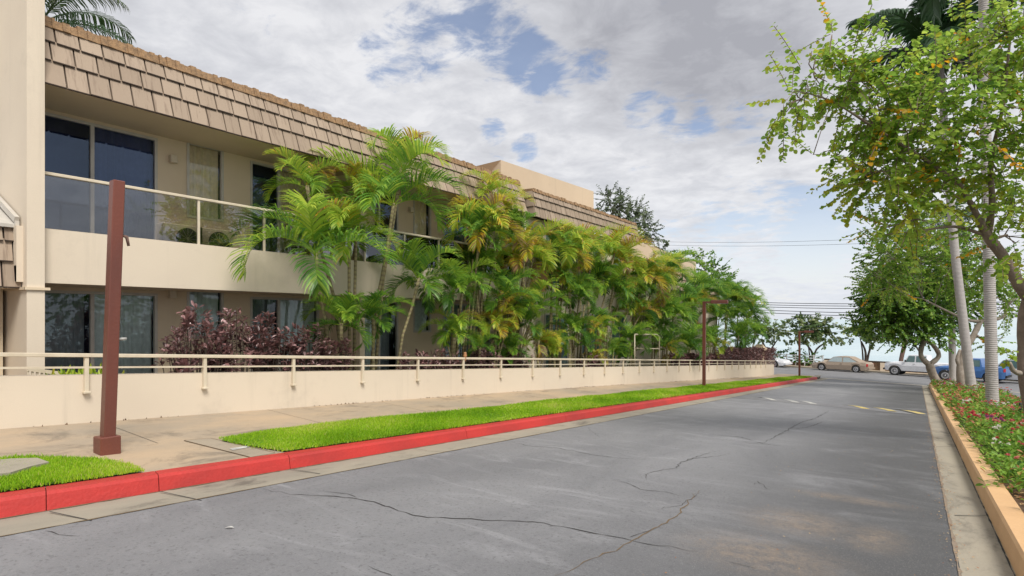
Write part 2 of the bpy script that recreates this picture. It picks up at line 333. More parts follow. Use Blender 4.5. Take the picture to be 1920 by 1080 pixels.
# ------------------------------------------------------------ mesh helpers
def tag(o, label=None, cat=None, group=None, kind=None):
    if label: o['label'] = label
    if cat: o['category'] = cat
    if group: o['group'] = group
    if kind: o['kind'] = kind
    return o
def empty(name, loc, label, cat, group=None):
    o = bpy.data.objects.new(name, None); sc.collection.objects.link(o); o.location = loc; o.empty_display_size = .2
    return tag(o, label, cat, group)
def link(name, me, parent=None):
    o = bpy.data.objects.new(name, me); sc.collection.objects.link(o)
    if parent:
        o.parent = parent; o.matrix_parent_inverse = Matrix.Translation(-Vector(parent.location)) if parent.type == 'EMPTY' and not parent.parent else Matrix()
    return o
class MB:
    """collects boxes, tubes, quads in world coordinates"""
    def __init__(s): s.v = []; s.f = []; s.t = []; s.m = []
    def poly(s, pts, mi=0, tint=.5):
        n = len(s.v); s.v += [tuple(p) for p in pts]; s.f.append(tuple(range(n, n+len(pts)))); s.t.append(tint); s.m.append(mi)
    def hexa(s, p, mi=0, tint=.5):      # 8 points: bottom 4 ccw, top 4
        n = len(s.v); s.v += [tuple(q) for q in p]
        for f in ((3, 2, 1, 0), (4, 5, 6, 7), (0, 1, 5, 4), (1, 2, 6, 5), (2, 3, 7, 6), (3, 0, 4, 7)):
            s.f.append(tuple(n+i for i in f)); s.t.append(tint); s.m.append(mi)
    def box(s, x0, x1, y0, y1, z0, z1, mi=0, tint=.5):
        s.hexa([(x0, y0, z0), (x1, y0, z0), (x1, y1, z0), (x0, y1, z0), (x0, y0, z1), (x1, y0, z1), (x1, y1, z1), (x0, y1, z1)], mi, tint)
    def bar(s, a, b, w, h, mi=0, up=(0, 0, 1)):   # rectangular bar from a to b
        a, b = Vector(a), Vector(b); d = (b-a).normalized(); up = Vector(up)
        if abs(d.dot(up)) > .95: up = Vector((0, 1, 0))
        sd_ = d.cross(up).normalized()*w/2; u = sd_.cross(d).normalized()*h/2
        s.hexa([a-sd_-u, a+sd_-u, b+sd_-u, b-sd_-u, a-sd_+u, a+sd_+u, b+sd_+u, b-sd_+u], mi)
    def tube(s, pts, rad, n=8, mi=0, cap=True, tint=.5):
        pts = [Vector(p) for p in pts]; k = len(pts)
        if isinstance(rad, (int, float)): rad = [rad]*k
        st = len(s.v); ref = None
        for i, p in enumerate(pts):
            d = (pts[min(i+1, k-1)]-pts[max(i-1, 0)]).normalized()
            if ref is None: ref = d.orthogonal().normalized()
            else: ref = (ref-d*ref.dot(d)).normalized()
            q = d.cross(ref)
            for j in range(n):
                a = 2*math.pi*j/n; s.v.append(tuple(p+(ref*math.cos(a)+q*math.sin(a))*rad[i]))
        for i in range(k-1):
            for j in range(n):
                a = st+i*n+j; b = st+i*n+(j+1) % n
                s.f.append((a, b, b+n, a+n)); s.t.append(tint); s.m.append(mi)
        if cap:
            s.f.append(tuple(st+j for j in range(n))[::-1]); s.t.append(tint); s.m.append(mi)
            s.f.append(tuple(st+(k-1)*n+j for j in range(n))); s.t.append(tint); s.m.append(mi)
    def lathe(s, c, axis, prof, n=20, mi=0):      # prof: (radius, along)
        axis = Vector(axis).normalized(); a = axis.orthogonal().normalized(); b = axis.cross(a); st = len(s.v); c = Vector(c)
        for r, h in prof:
            for j in range(n):
                t = 2*math.pi*j/n; s.v.append(tuple(c+axis*h+(a*math.cos(t)+b*math.sin(t))*r))
        for i in range(len(prof)-1):
            for j in range(n):
                p = st+i*n+j; q = st+i*n+(j+1) % n; s.f.append((p, q, q+n, p+n)); s.t.append(.5); s.m.append(mi)
        s.f.append(tuple(st+j for j in range(n))[::-1]); s.t.append(.5); s.m.append(mi)
        s.f.append(tuple(st+(len(prof)-1)*n+j for j in range(n))); s.t.append(.5); s.m.append(mi)
    def mesh(s, name, mats, smooth=False, origin=None):
        me = bpy.data.meshes.new(name); v = np.array(s.v, dtype=float)
        if origin is not None: v = v-np.array(origin)
        me.from_pydata(v.tolist(), [], s.f)
        if not isinstance(mats, (list, tuple)): mats = [mats]
        for m in mats: me.materials.append(m)
        if len(mats) > 1: me.polygons.foreach_set('material_index', s.m)
        at = me.attributes.new('tint', 'FLOAT', 'FACE'); at.data.foreach_set('value', s.t)
        if smooth: me.polygons.foreach_set('use_smooth', [True]*len(s.f))
        me.update(); return me
    def build(s, name, mats, parent=None, smooth=False, bevel=0, seg=1):
        o = link(name, s.mesh(name, mats, smooth), parent)
        if bevel:
            b = o.modifiers.new('bevel', 'BEVEL'); b.width = bevel; b.segments = seg; b.limit_method = 'ANGLE'
        return o
def structure(o): o['kind'] = 'structure'; return o
def npmesh(name, V, F, T, mats):
    """V (n,3), F list of arrays equal length (m,k), T (m) -> mesh"""
    me = bpy.data.meshes.new(name); k = F.shape[1]
    me.vertices.add(len(V)); me.vertices.foreach_set('co', np.ascontiguousarray(V, dtype=np.float32).ravel())
    me.loops.add(F.size); me.loops.foreach_set('vertex_index', F.astype(np.int32).ravel())
    me.polygons.add(len(F)); me.polygons.foreach_set('loop_start', np.arange(0, F.size, k, dtype=np.int32))
    me.materials.append(mats)
    at = me.attributes.new('tint', 'FLOAT', 'FACE'); at.data.foreach_set('value', T.astype(np.float32))
    me.update(calc_edges=True); me.validate(); return me

# ------------------------------------------------------------ ground sheets (stations along v = Y + SK*X)
VS = [-14, -6, 0, 2, 3, 4, 5, 6, 7, 8, 10, 12, 14, 17, 20, 24, 28, 32, 36, 40, 43, 44, 45, 46, 47, 48, 48.5]
def strip(name, x0, x1, z0, z1, mat, vs=VS, nx=2, v0=None, v1=None, side=None, kind=True, thick=0):
    """sheet between lateral x0 and x1 (numbers or functions of v), lifted z0..z1 above G"""
    mb = MB(); vs = [v for v in vs if (v0 is None or v >= v0) and (v1 is None or v <= v1)]
    if v0 is not None and v0 not in vs: vs = [v0]+vs
    if v1 is not None and v1 not in vs: vs = vs+[v1]
    F = lambda q, v: q(v) if callable(q) else q
    rows = []
    for v in vs:
        row = []
        for i in range(nx+1):
            t = i/nx; X = F(x0, v)*(1-t)+F(x1, v)*t; Y = v-SK*X
            row.append((X, Y, G(X, Y)+F(z0, v)*(1-t)+F(z1, v)*t))
        rows.append(row)
    for a, b in zip(rows, rows[1:]):
        for i in range(nx):
            mb.poly([a[i], a[i+1], b[i+1], b[i]])
    o = mb.build(name, mat)
    return structure(o) if kind else o
XA, XG, XK, XK2 = -5.48, -6.06, -6.10, -6.32     # asphalt edge, kerb base, kerb top front, kerb top back
XGR, XW = -7.55, -9.2
strip('asphalt_road', XA, .257, 0, 0, M['asphalt'], nx=6)
strip('gutter', XG, XA, -.012, .002, M['gutter'], nx=2)
strip('gutter', .257, .60, .002, -.012, M['gutter'], nx=2)
wb = lambda v: .30-.20*sst(8, 46, v)                # pavement height beside the wall
strip('pavement', XW-.02, XK2, wb, .13, M['walk'], nx=4)
strip('terrain', -60, XW-.05, -1.6, -.9, M['terrain'], nx=6)
# red kerb, cut into the cast lengths seen in the photo
def kerb():
    cuts = [-14, -8, -4]+[onG(px, py).y+SK*XG for px, py in ((90, 957), (300, 920), (545, 878))]
    while cuts[-1] < 46.0: cuts.append(min(cuts[-1]+3.3, 46.8))
    root = None; mb = MB()
    for a, b in zip(cuts, cuts[1:]):
        n = max(1, int((b-a)/1.1)); ga = .0035
        for i in range(n):
            va = a+(b-a)*i/n+(ga if i == 0 else 0); vb = a+(b-a)*(i+1)/n-(ga if i == n-1 else 0)
            p = []
            for v in (va, vb):
                for X, h in ((XG, -.03), (XK, .115), (XK-.028, .142), (XK2, .14), (XK2, -.1)):
                    Y = v-SK*X; p.append((X, Y, G(X, Y)+h))
            A, B = p[:5], p[5:]
            for k in range(4): mb.poly([A[k], B[k], B[k+1], A[k+1]])
            if i == 0: mb.poly(A)
            if i == n-1: mb.poly(B[::-1])
    o = mb.build('red_kerb', M['red_paint']); structure(o)
kerb()
def seam_line(name, X, dz, w, mat, seed, y1=46):
    rnd = random.Random(seed); mb = MB(); y = 1.2; prev = None
    while y < y1:
        ww = w*rnd.uniform(.2, 1.4); v = y+SK*X; g = G(X, y)+dz
        a = (X-ww*.2+rnd.uniform(-.003, .003), y, g); b = (X+ww, y, g)
        if prev: mb.poly([prev[0], prev[1], b, a])
        prev = (a, b); y += rnd.uniform(.04, .12)*(1+y*.05)
    structure(mb.build(name, M[mat]))
seam_line('kerb_seam', XG+.004, -.007, .022, 'crack_silt', 5)
seam_line('kerb_seam', .572, -.006, .009, 'crack', 6)
seam_line('gutter_seam', XA-.005, .0055, .016, 'crack_silt', 7)
seam_line('gutter_seam', .243, .0065, .022, 'silt', 8)
# right-hand planter kerb
mb = MB(); vs = [v for v in VS if v <= 45.5]+[46.2]
for va, vb in zip(vs, vs[1:]):
    p = []
    for v in (va, vb):
        for X, h in ((.585, -.03), (.600, .16), (.618, .185), (.775, .185), (.79, .17), (.79, -.1)):
            Y = v-SK*X; p.append((X, Y, G(X, Y)+h))
    A, B = p[:6], p[6:]
    for k in range(5): mb.poly([A[k], A[k+1], B[k+1], B[k]])
mb.poly(B)
structure(mb.build('planter_kerb', M['tan_paint']))
strip('planter_soil', .785, 3.0, .10, .10, M['soil'], v1=46.2, nx=4)
mb = MB()
for va, vb in zip(vs, vs[1:]):
    p = []
    for v in (va, vb):
        for X, h in ((3.0, -.1), (3.0, .13), (3.15, .13), (3.15, -.1)):
            Y = v-SK*X; p.append((X, Y, G(X, Y)+h))
    A, B = p[:4], p[4:]
    for k in range(3): mb.poly([A[k], A[k+1], B[k+1], B[k]])
structure(mb.build('planter_edge', M['gutter']))
strip('side_road', 3.15, 30, 0, 0, M['asphalt_street'], nx=4)
strip('planter_end_apron', .60, 3.15, .0, .0, M['gutter'], v0=46.2, nx=2)
strip('concrete_apron', XK2-.5, XG, .0, .0, M['gutter'], v0=46.8, nx=2) if False else None
# cross street and what lies beyond
def vsheet(name, v0, v1, h0, h1, mat, x0=-70, x1=60, n=26, zfun=None):
    mb = MB()
    for i in range(n):
        xa = x0+(x1-x0)*i/n; xb = x0+(x1-x0)*(i+1)/n; q = []
        for X, v, h in ((xa, v0, h0), (xb, v0, h0), (xb, v1, h1), (xa, v1, h1)):
            Y = v-SK*X; q.append((X, Y, (G(X, Y) if zfun is None else zfun(v))+h))
        mb.poly(q)
    return structure(mb.build(name, mat))
vsheet('street', 48.5, 63.9, 0, 0, M['asphalt_street'])
vsheet('street_gutter', 48.0, 48.85, .012, .012, M['pale_concrete'], -6.0, 14, 12)
vsheet('far_pavement', 63.9, 66.4, .13, .13, M['walk'])
mb = MB()
for i in range(40):
    xa = -70+i*3.25; xb = xa+3.24; q = []
    for v in (63.75, 63.9):
        for X in (xa, xb):
            Y = v-SK*X; q.append((X, Y, G(X, Y)))
    a, b, c, d = [Vector(k) for k in q]; up = Vector((0, 0, .135))
    mb.hexa([a, b, d, c, a+up, b+up, d+up, c+up])
structure(mb.build('far_kerb', M['gutter']))
vsheet('beach', 66.4, 80, .05, -5.5, M['walk'])
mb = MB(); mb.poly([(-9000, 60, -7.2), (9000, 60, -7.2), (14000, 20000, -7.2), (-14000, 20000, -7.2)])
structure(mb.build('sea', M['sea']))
mb = MB(); mb.poly([(-400, -150, -7.6), (400, -150, -7.6), (400, 100, -7.6), (-400, 100, -7.6)])
structure(mb.build('ground', M['terrain']))
# speed hump with worn paint
def hump():
    p0 = onG(1385, 745); p1 = onG(1735, 777)
    mb = MB(); n = 24; prof = [(-.45, .0), (-.3, .035), (-.1, .055), (.1, .055), (.3, .035), (.45, .0)]
    d = (p1-p0); d.z = 0; d.normalize(); nrm = Vector((-d.y, d.x, 0))
    a = Vector((XA+.1, p0.y+(XA+.1-p0.x)*d.y/d.x, 0)); b = Vector((.15, p0.y+(.15-p0.x)*d.y/d.x, 0))
    rows = []
    for i in range(n+1):
        c = a.lerp(b, i/n); r = []
        for o, h in prof:
            q = c+nrm*o; r.append((q.x, q.y, G(q.x, q.y)+h*min(1, 6*min(i, n-i)/n)+.004))
        rows.append(r)
    for r0, r1 in zip(rows, rows[1:]):
        for k in range(5): mb.poly([r0[k], r0[k+1], r1[k+1], r1[k]])
    ob = structure(mb.build('speed_hump', M['asphalt_hump']))
    for k, (px, py, mt) in enumerate([(1425, 750, 'white_line'), (1466, 754, 'white_line'), (1502, 756, 'white_line'), (1598, 765, 'yellow_line'), (1648, 769, 'yellow_line'), (1702, 772, 'yellow_line')]):
        q = onG(px, py, .05); q.y = p0.y+(q.x-p0.x)*d.y/d.x; mb = MB()
        s0, s1, e0, e1 = q-d*.55+nrm*.34, q-d*.30+nrm*.34, q+d*.32-nrm*.34, q+d*.55-nrm*.34
        m = 8
        for i in range(m):
            pts = []
            for t, (u, w) in ((i/m, (s0, e0)), (i/m, (s1, e1)), ((i+1)/m, (s1, e1)), ((i+1)/m, (s0, e0))):
                r = u.lerp(w, t); o = .34-.68*t
                h = np.interp(o, [x for x, _ in prof], [y for _, y in prof]); pts.append((r.x, r.y, G(r.x, r.y)+h+.010))
            mb.poly(pts[::-1])
        structure(mb.build('hump_marking', M[mt]))
hump()
# cracks in the asphalt
def crack(pts, w=.012, mat='crack', seed=0):
    rnd = random.Random(seed+len(pts)*7); P = [onG(*p) for p in pts]; out = []
    for a, b in zip(P, P[1:]):
        L_ = (b-a).length; n = max(2, int(L_/.07))
        for i in range(n):
            q = a.lerp(b, i/n)
            if i: q = q+Vector((rnd.gauss(0, .014), rnd.gauss(0, .014), 0))
            out.append(q)
    out.append(P[-1]); mb = MB(); m = len(out); prev = None
    for i, q in enumerate(out):
        d = (out[min(i+1, m-1)]-out[max(i-1, 0)]); d.z = 0; d.normalize(); nn = Vector((-d.y, d.x, 0))
        ww = w*rnd.uniform(.35, 1.25)*min(1, .2+4*min(i, m-1-i)/m)
        z = G(q.x, q.y)+.004; a = Vector((q.x, q.y, z))+nn*ww/2; b = Vector((q.x, q.y, z))-nn*ww/2
        if prev: mb.poly([prev[0], prev[1], b, a])
        prev = (a, b)
    structure(mb.build('road_crack', M[mat]))
CR = [([(493, 916), (545, 928), (600, 930), (660, 934), (700, 941), (728, 950), (760, 961), (802, 971), (870, 973), (950, 977), (1020, 981), (1080, 993), (1170, 1010), (1215, 1021), (1310, 1034)], .017, 'crack'),
      ([(605, 921), (650, 926), (670, 934)], .01, 'crack'),
      ([(1040, 1080), (1085, 1062), (1110, 1048), (1155, 1034), (1180, 1018), (1205, 1003), (1235, 988), (1262, 972), (1290, 942), (1312, 920)], .016, 'crack_silt'),
      ([(1180, 1008), (1200, 1001), (1222, 992)], .01, 'crack'),
      ([(1240, 955), (1280, 945), (1312, 925)], .01, 'crack'),
      ([(1150, 900), (1175, 906), (1200, 918), (1240, 922), (1280, 930)], .011, 'crack'),
      ([(1205, 902), (1215, 888), (1240, 882), (1270, 878), (1275, 868), (1320, 852), (1350, 845)], .011, 'crack'),
      ([(950, 827), (990, 836), (1050, 841), (1110, 853), (1160, 859), (1210, 862)], .012, 'crack'),
      ([(1100, 800), (1125, 822)], .006, 'crack'),
      ([(690, 1062), (715, 1073), (735, 1080)], .009, 'crack'),
      ([(760, 838), (800, 846), (860, 848)], .008, 'crack'),
      ([(1390, 826), (1405, 832), (1435, 829), (1470, 810), (1500, 793), (1530, 784), (1555, 770)], .02, 'crack'),
      ([(1330, 815), (1390, 820), (1430, 832), (1490, 841)], .016, 'crack'),
      ([(1480, 806), (1520, 800), (1545, 790)], .016, 'crack'),
      ([(1280, 867), (1300, 860), (1345, 856), (1368, 850)], .012, 'crack'),
      ([(1415, 910), (1420, 903), (1445, 920)], .008, 'crack'),
      ([(1360, 1052), (1420, 1068)], .008, 'crack'), ([(540, 880), (552, 870)], .02, 'crack'),
      ([(390, 845), (440, 850), (475, 842)], .006, 'crack'),
      ([(85, 996), (110, 1003), (150, 1006)], .01, 'crack')]
for i, (p, w, mt) in enumerate(CR):
    if i in (17, 18): continue
    crack(p, w*.8, mt, i)
# gutter joints
for (a, b) in [((300, 922), (378, 939)), ((93, 960), (172, 977)), ((545, 880), (600, 889)), ((1790, 967), (1848, 967)), ((1755, 838), (1790, 838)), ((1747, 790), (1768, 790))]:
    A, B = onG(*a), onG(*b); mb = MB(); d = (B-A).normalized(); n_ = Vector((-d.y, d.x, 0))*.006; e = Vector((0, 0, .005))
    mb.poly([A-n_+e, B-n_+e, B+n_+e, A+n_+e]); structure(mb.build('gutter_joint', M['crack']))
# pavement joints
for y in [1.0, 3.4, 5.9, 8.4, 11, 13.6, 16.2, 19, 22, 25, 28, 31, 34, 37, 40, 43]:
    mb = MB(); pts = []
    for X in (XW+.02, (XW+XK2)/2-.3, XGR):
        v = y+SK*X; t = (X-(XW-.02))/(XK2-XW+.02); pts.append(Vector((X, y, G(X, y)+wb(v)*(1-t)+.13*t+.004)))
    for a, b in zip(pts, pts[1:]):
        n_ = Vector((0, .003, 0)); mb.poly([a-n_, b-n_, b+n_, a+n_])
    structure(mb.build('pavement_joint', M['crack']))

def walkz(X, Y):
    v = Y+SK*X; t = (X-(XW-.02))/(XK2-XW+.02); return G(X, Y)+wb(v)*(1-t)+.13*t
# ------------------------------------------------------------ grass verge
def on_walk(px, py):
    a, b, u = raydir(px, py); t = 2.0
    while t < 90 and EYE+u*t > walkz(a*t, b*t): t += .01
    return Vector((a*t, b*t, walkz(a*t, b*t)))
def grass(name, label, poly, seed, dens):
    """poly: outline in (X,Y); thick mat of blades with a low mound of turf below"""
    rs = np.random.RandomState(seed); P = np.array(poly); x0, y0 = P.min(0); x1, y1 = P.max(0)
    n = int((x1-x0)*(y1-y0)*dens(0) * 1.0); out = []
    def inside(x, y):
        c = np.zeros(len(x), bool); j = len(P)-1
        for i in range(len(P)):
            xi, yi = P[i]; xj, yj = P[j]
            c ^= ((yi > y) != (yj > y)) & (x < (xj-xi)*(y-yi)/(yj-yi+1e-12)+xi); j = i
        return c
    X, Y = [], []
    yy = y0
    while yy < y1:
        dy = 1.0; k = int((x1-x0)*dy*dens(yy)); xs = rs.uniform(x0-.03, x1+.03, k); ys = rs.uniform(yy, min(yy+dy, y1+.03), k)
        jj = .035+.03*np.sin(ys*5.3)*np.sin(ys*1.9); m = inside(xs+rs.normal(0, 1, k)*jj, ys+rs.normal(0, .04, k)); X.append(xs[m]); Y.append(ys[m]); yy += dy
    X = np.concatenate(X); Y = np.concatenate(Y)
    Z = np.array([walkz(a, b) for a, b in zip(X, Y)]); n = len(X)
    far = np.clip((Y-6)/30, 0, 1); h = rs.uniform(.010, .036, n)*(1+.5*far)*(1+.35*np.sin(X*1.7+Y*1.1)); w = rs.uniform(.0035, .006, n)*(1+6*far)
    lump = .5+.5*np.sin(X*3.1+np.sin(Y*1.7))*np.sin(Y*2.3+1.3*np.sin(X*2))
    az = rs.uniform(0, 2*np.pi, n); lean = rs.uniform(.2, 1.1, n)*h; la = rs.uniform(0, 2*np.pi, n)
    px_, py_ = np.cos(az)*w, np.sin(az)*w; zb = Z+.02
    V = np.stack([np.stack([X-px_, Y-py_, zb], 1), np.stack([X+px_, Y+py_, zb], 1), np.stack([X+np.cos(la)*lean, Y+np.sin(la)*lean, zb+h+.02*lump], 1)], 1).reshape(-1, 3)
    F = np.arange(3*n).reshape(-1, 3); pat = np.sin(X*2.1+Y*.83)+np.sin(Y*1.31-X*3.3+1)+.6*np.sin(Y*3.7+X*5.1); T = np.clip(rs.normal(.52, .2, n)+.13*pat+(rs.random_sample(n) < .03)*.5, 0, 1); V_cut = (rs.random_sample(n) > .25) | (pat > -1.1)
    me = npmesh(name, V, F, T, M['grass']); o = link(name, me); tag(o, label, 'grass', kind='stuff')
    mb = MB(); ys = np.linspace(y0, y1, max(2, int((y1-y0)/.5)))
    # turf sheet
    pts = [Vector((a, b, walkz(a, b)+.022)) for a, b in poly]
    return pts
def turf(poly_edges):
    mb = MB()
    for (a, b), (c, d) in zip(poly_edges, poly_edges[1:]):
        q = [a, b, d, c]; mb.poly([(x, y, walkz(x, y)+.024) for x, y in q])
    structure(mb.build('turf', M['turf']))
# right verge: front edge along kerb, back edge along pavement; left tip near px 405..510
ta, tb_ = on_walk(407, 826), on_walk(536, 849)
vy = [tb_.y, tb_.y+.6, tb_.y+1.3, 9, 12, 16, 20, 25, 30, 35, 40, 44, 46.9, 48.6]
edge = []
for i, y in enumerate(vy):
    back = XGR+(-.05*math.sin(y*1.3)); front = XK2-.01
    if i == 0: edge += [((front, y), ((front+ta.x)/2, (y+ta.y)/2-.03)), ((front, y+.03), (ta.x+.12, ta.y)), ((front, y+.06), (ta.x-.02, ta.y+.12))]; continue
    if y < ta.y+.15: continue
    if i == 12: back = XGR+.1
    if i == 13: back, front = -7.2, -6.5
    edge.append(((front, y), (back, y)))
turf(edge)
grass('grass', 'long bright green grass verge behind the red kerb, beyond the concrete pad', [e[0] for e in edge]+[e[1] for e in edge[::-1]], 5,
      lambda y: 12000 if y < 8 else (6500 if y < 13 else (3000 if y < 22 else 1100)))
p_tip = on_walk(262, 885)
e2 = [((XK2-.01, -3), (XGR, -3)), ((XK2-.01, 1.2), (XGR+.05, 1.2)), ((XK2-.01, 2.2), (XGR+.02, 2.2)), ((XK2-.01, p_tip.y-1.2), (XGR, p_tip.y-1.2)), ((XK2-.01, p_tip.y-.6), (XGR+.12, p_tip.y-.6)), ((XK2-.01, p_tip.y-.2), (XGR+.45, p_tip.y-.15)), ((XK2-.01, p_tip.y), (XK2-.35, p_tip.y))]
turf(e2)
grass('grass', 'short rounded patch of bright green grass around the foot of the nearest post', [e[0] for e in e2]+[e[1] for e in e2[::-1]], 8, lambda y: 13000 if y > .2 else 10)
# flat slab lying in the near grass, and the utility box lid in the pad
mb = MB(); q = [on_walk(*p) for p in ((-60, 908), (-60, 880), (20, 872), (70, 870), (92, 878), (60, 886), (20, 899))]
mb.poly([p+Vector((0, 0, .062)) for p in q][::-1]); sl = mb.build('stepping_slab', M['gutter']); so_ = sl.modifiers.new('s', 'SOLIDIFY'); so_.thickness = .06
tag(sl, 'flat grey concrete slab sunk in the grass at the left edge', 'slab')
r = empty('utility_box', on_walk(410, 840), 'concrete utility box lid with a white mark, flush in the pad beside the grass', 'utility cover')
mb = MB(); q = [on_walk(*p)+Vector((0, 0, .006)) for p in ((345, 827), (395, 823), (516, 850), (468, 858))]; mb.poly(q[::-1]); s = mb.build('lid', M['concrete'], r); so_ = s.modifiers.new('s', 'SOLIDIFY'); so_.thickness = .003
mb = MB(); q = [on_walk(*p)+Vector((0, 0, .012)) for p in ((430, 843), (462, 838), (468, 840), (436, 846))]; mb.poly(q[::-1]); mb.build('white_mark', M['white_line'], r)
mb = MB()
for a, b in (((345, 827), (395, 823)), ((345, 827), (468, 858)), ((395, 823), (516, 850))):
    A, B = [on_walk(*p)+Vector((0, 0, .010)) for p in (a, b)]; d = (B-A).normalized(); n_ = Vector((-d.y, d.x, 0))*.006; mb.poly([A-n_, B-n_, B+n_, A+n_])
mb.build('seam', M['crack_silt'], r)
# fallen leaf on the asphalt
q = onG(430, 991); mb = MB(); pr = None
for i in range(7):
    t = i/6; c = q+Vector((.05*(t-.5)+.0, .045*(t-.5), .006+.012*math.sin(t*math.pi))); c.x += .014*math.sin(t*math.pi); w_ = .009*math.sin(math.pi*(.1+.8*t))
    a, b = c+Vector((w_, -w_, 0)), c-Vector((w_, -w_, 0))
    if pr: mb.poly([pr[0], pr[1], b, a])
    pr = (a, b)
tag(mb.build('fallen_leaf', M['white_line']), 'small pale curled leaf lying on the dark asphalt near the camera', 'leaf')

rs_ = np.random.RandomState(12); n_w = 900; Yw = rs_.uniform(2.5, 40, n_w); keep = np.sin(Yw*1.9)+np.sin(Yw*.7+1)+rs_.normal(0, .6, n_w) > .3; Yw = Yw[keep]
mbw = MB()
for y in Yw:
    x = XW+rs_.uniform(.005, .05); z = walkz(x, y)+.002; a_ = rs_.uniform(0, 6.28); h_ = rs_.uniform(.006, .03); w_ = rs_.uniform(.006, .02)
    mbw.poly([(x-w_*math.cos(a_), y-w_*math.sin(a_), z), (x+w_*math.cos(a_), y+w_*math.sin(a_), z), (x+rs_.uniform(-.02, .03), y+rs_.uniform(-.02, .02), z+h_)])
tag(mbw.build('wall_foot_debris', M['soil']), 'crumbs of soil and dry weeds gathered along the foot of the low wall', 'debris', kind='stuff')
p_ = onG(1512, 717); dr = empty('storm_drain', (XG, 48.4, G(XG, 48.4)), 'small concrete storm drain inlet at the street end of the red kerb', 'drain')
mb = MB(); mb.box(XG-.35, XG+.02, 48.55, 50.1, G(XG, 49)+.10, G(XG, 49)+.16); mb.box(XG-.35, XG-.30, 48.55, 50.1, G(XG, 49)-.1, G(XG, 49)+.10); mb.build('inlet_slab', M['gutter'], dr)
mb = MB(); mb.box(XG-.299, XG-.02, 48.6, 50.05, G(XG, 49)-.05, G(XG, 49)+.099); mb.build('opening', M['black'], dr)  # solid black box paints the darkness inside the inlet
# ------------------------------------------------------------ retaining wall and its railing
def wtop(Y): return G(XW, Y)+.942
Ys = [-14, -8, -4, 0, 2, 4, 6, 8, 10, 13, 16, 20, 24, 28, 32, 36, 40, 44, 47, 49.3]
def wt(Y): return EYE-.0606*Y-.558
mb = MB()
for a, b in zip(Ys, Ys[1:]):
    mb.hexa([(XW-.2, a, -6), (XW, a, -6), (XW, b, -6), (XW-.2, b, -6), (XW-.2, a, wt(a)), (XW, a, wt(a)), (XW, b, wt(b)), (XW-.2, b, wt(b))])
tag(mb.build('retaining_wall', M['stucco']), 'long low cream plastered retaining wall running down beside the pavement', 'wall')
rail = empty('railing', (XW, 5, wt(5)), 'cream painted metal railing bolted along the top of the low retaining wall', 'railing')
S_ = 1.588; y163 = yof(163, 9.15)
posts = [y163+S_*i for i in range(-4, 28)]
ztop = lambda Y: EYE-.0606*Y-.267
for i, y in enumerate(posts):
    mb = MB(); zt, zw = ztop(y), wt(y)
    mb.box(XW+.003, XW+.055, y-.025, y+.025, zw-.22, zt-.04)
    mb.box(XW+.003, XW+.075, y-.04, y+.04, zw-.245, zw-.215)
    mb.build('post', M['white_metal'], rail, bevel=.004)
mb = MB(); mb.hexa([(XW-.01, -3, ztop(-3)-.05), (XW+.07, -3, ztop(-3)-.05), (XW+.07, 49.3, ztop(49.3)-.05), (XW-.01, 49.3, ztop(49.3)-.05),
                    (XW-.01, -3, ztop(-3)), (XW+.07, -3, ztop(-3)), (XW+.07, 49.3, ztop(49.3)), (XW-.01, 49.3, ztop(49.3))])
mb.build('top_rail', M['white_metal'], rail, bevel=.006)
z2 = lambda Y: ztop(Y)-.175
mb = MB(); mb.hexa([(XW+.015, -3, z2(-3)-.025), (XW+.045, -3, z2(-3)-.025), (XW+.045, 49.3, z2(49.3)-.025), (XW+.015, 49.3, z2(49.3)-.025),
                    (XW+.015, -3, z2(-3)), (XW+.045, -3, z2(-3)), (XW+.045, 49.3, z2(49.3)), (XW+.015, 49.3, z2(49.3))])
mb.build('lower_rail', M['white_metal'], rail)
# bare knob on one railing post
q = atX(872, 668, 9.15); mb = MB(); mb.lathe(q, (0, 0, 1), [(.02, -.12), (.03, -.07), (.022, -.03), (.045, .0), (.05, .03), (.03, .06), (.045, .08), (.02, .1)], 10)
tag(mb.build('rusty_clamp', M['copper'], smooth=True), 'small rusty orange clamp on one post of the wall railing', 'clamp')
# taller handrail loop at (1200..1238)
hr = empty('handrail', atX(1236, 690, 9.4), 'tall cream handrail hoop standing behind the wall railing before the second post', 'handrail')
a0 = atX(1236, 690, 9.4); a1 = atX(1236, 632, 9.4); a2 = atX(1232, 627, 9.4); a3 = atX(1190, 627, 9.4)
mb = MB(); mb.tube([a0, a1, a2, a3], .03, 8); mb.build('rail', M['white_metal'], hr, smooth=True)
b2, b3 = atX(1236, 654, 9.4), atX(1194, 653, 9.4); mb = MB(); mb.tube([b2, b3], .025, 8); mb.build('lower_rail', M['white_metal'], hr, smooth=True)
c0 = atX(1190, 690, 9.4); mb = MB(); mb.tube([c0, a3], .025, 8); mb.build('upright', M['white_metal'], hr, smooth=True)
# picket gate-rail behind the wall at far left
gr = empty('stair_railing', atX(60, 705, 9.9), 'short sloping white picket stair railing behind the wall at the left edge', 'railing')
A, B = atX(52, 692, 9.9), atX(142, 704, 9.9)
mb = MB(); mb.bar(A, B, .05, .05); mb.build('top_rail', M['white_metal'], gr)
for t in np.linspace(0, .95, 11):
    p = A.lerp(B, t); mb = MB(); mb.box(p.x-.012, p.x+.012, p.y-.012, p.y+.012, p.z-.9, p.z-.02); mb.build('picket', M['white_metal'], gr)

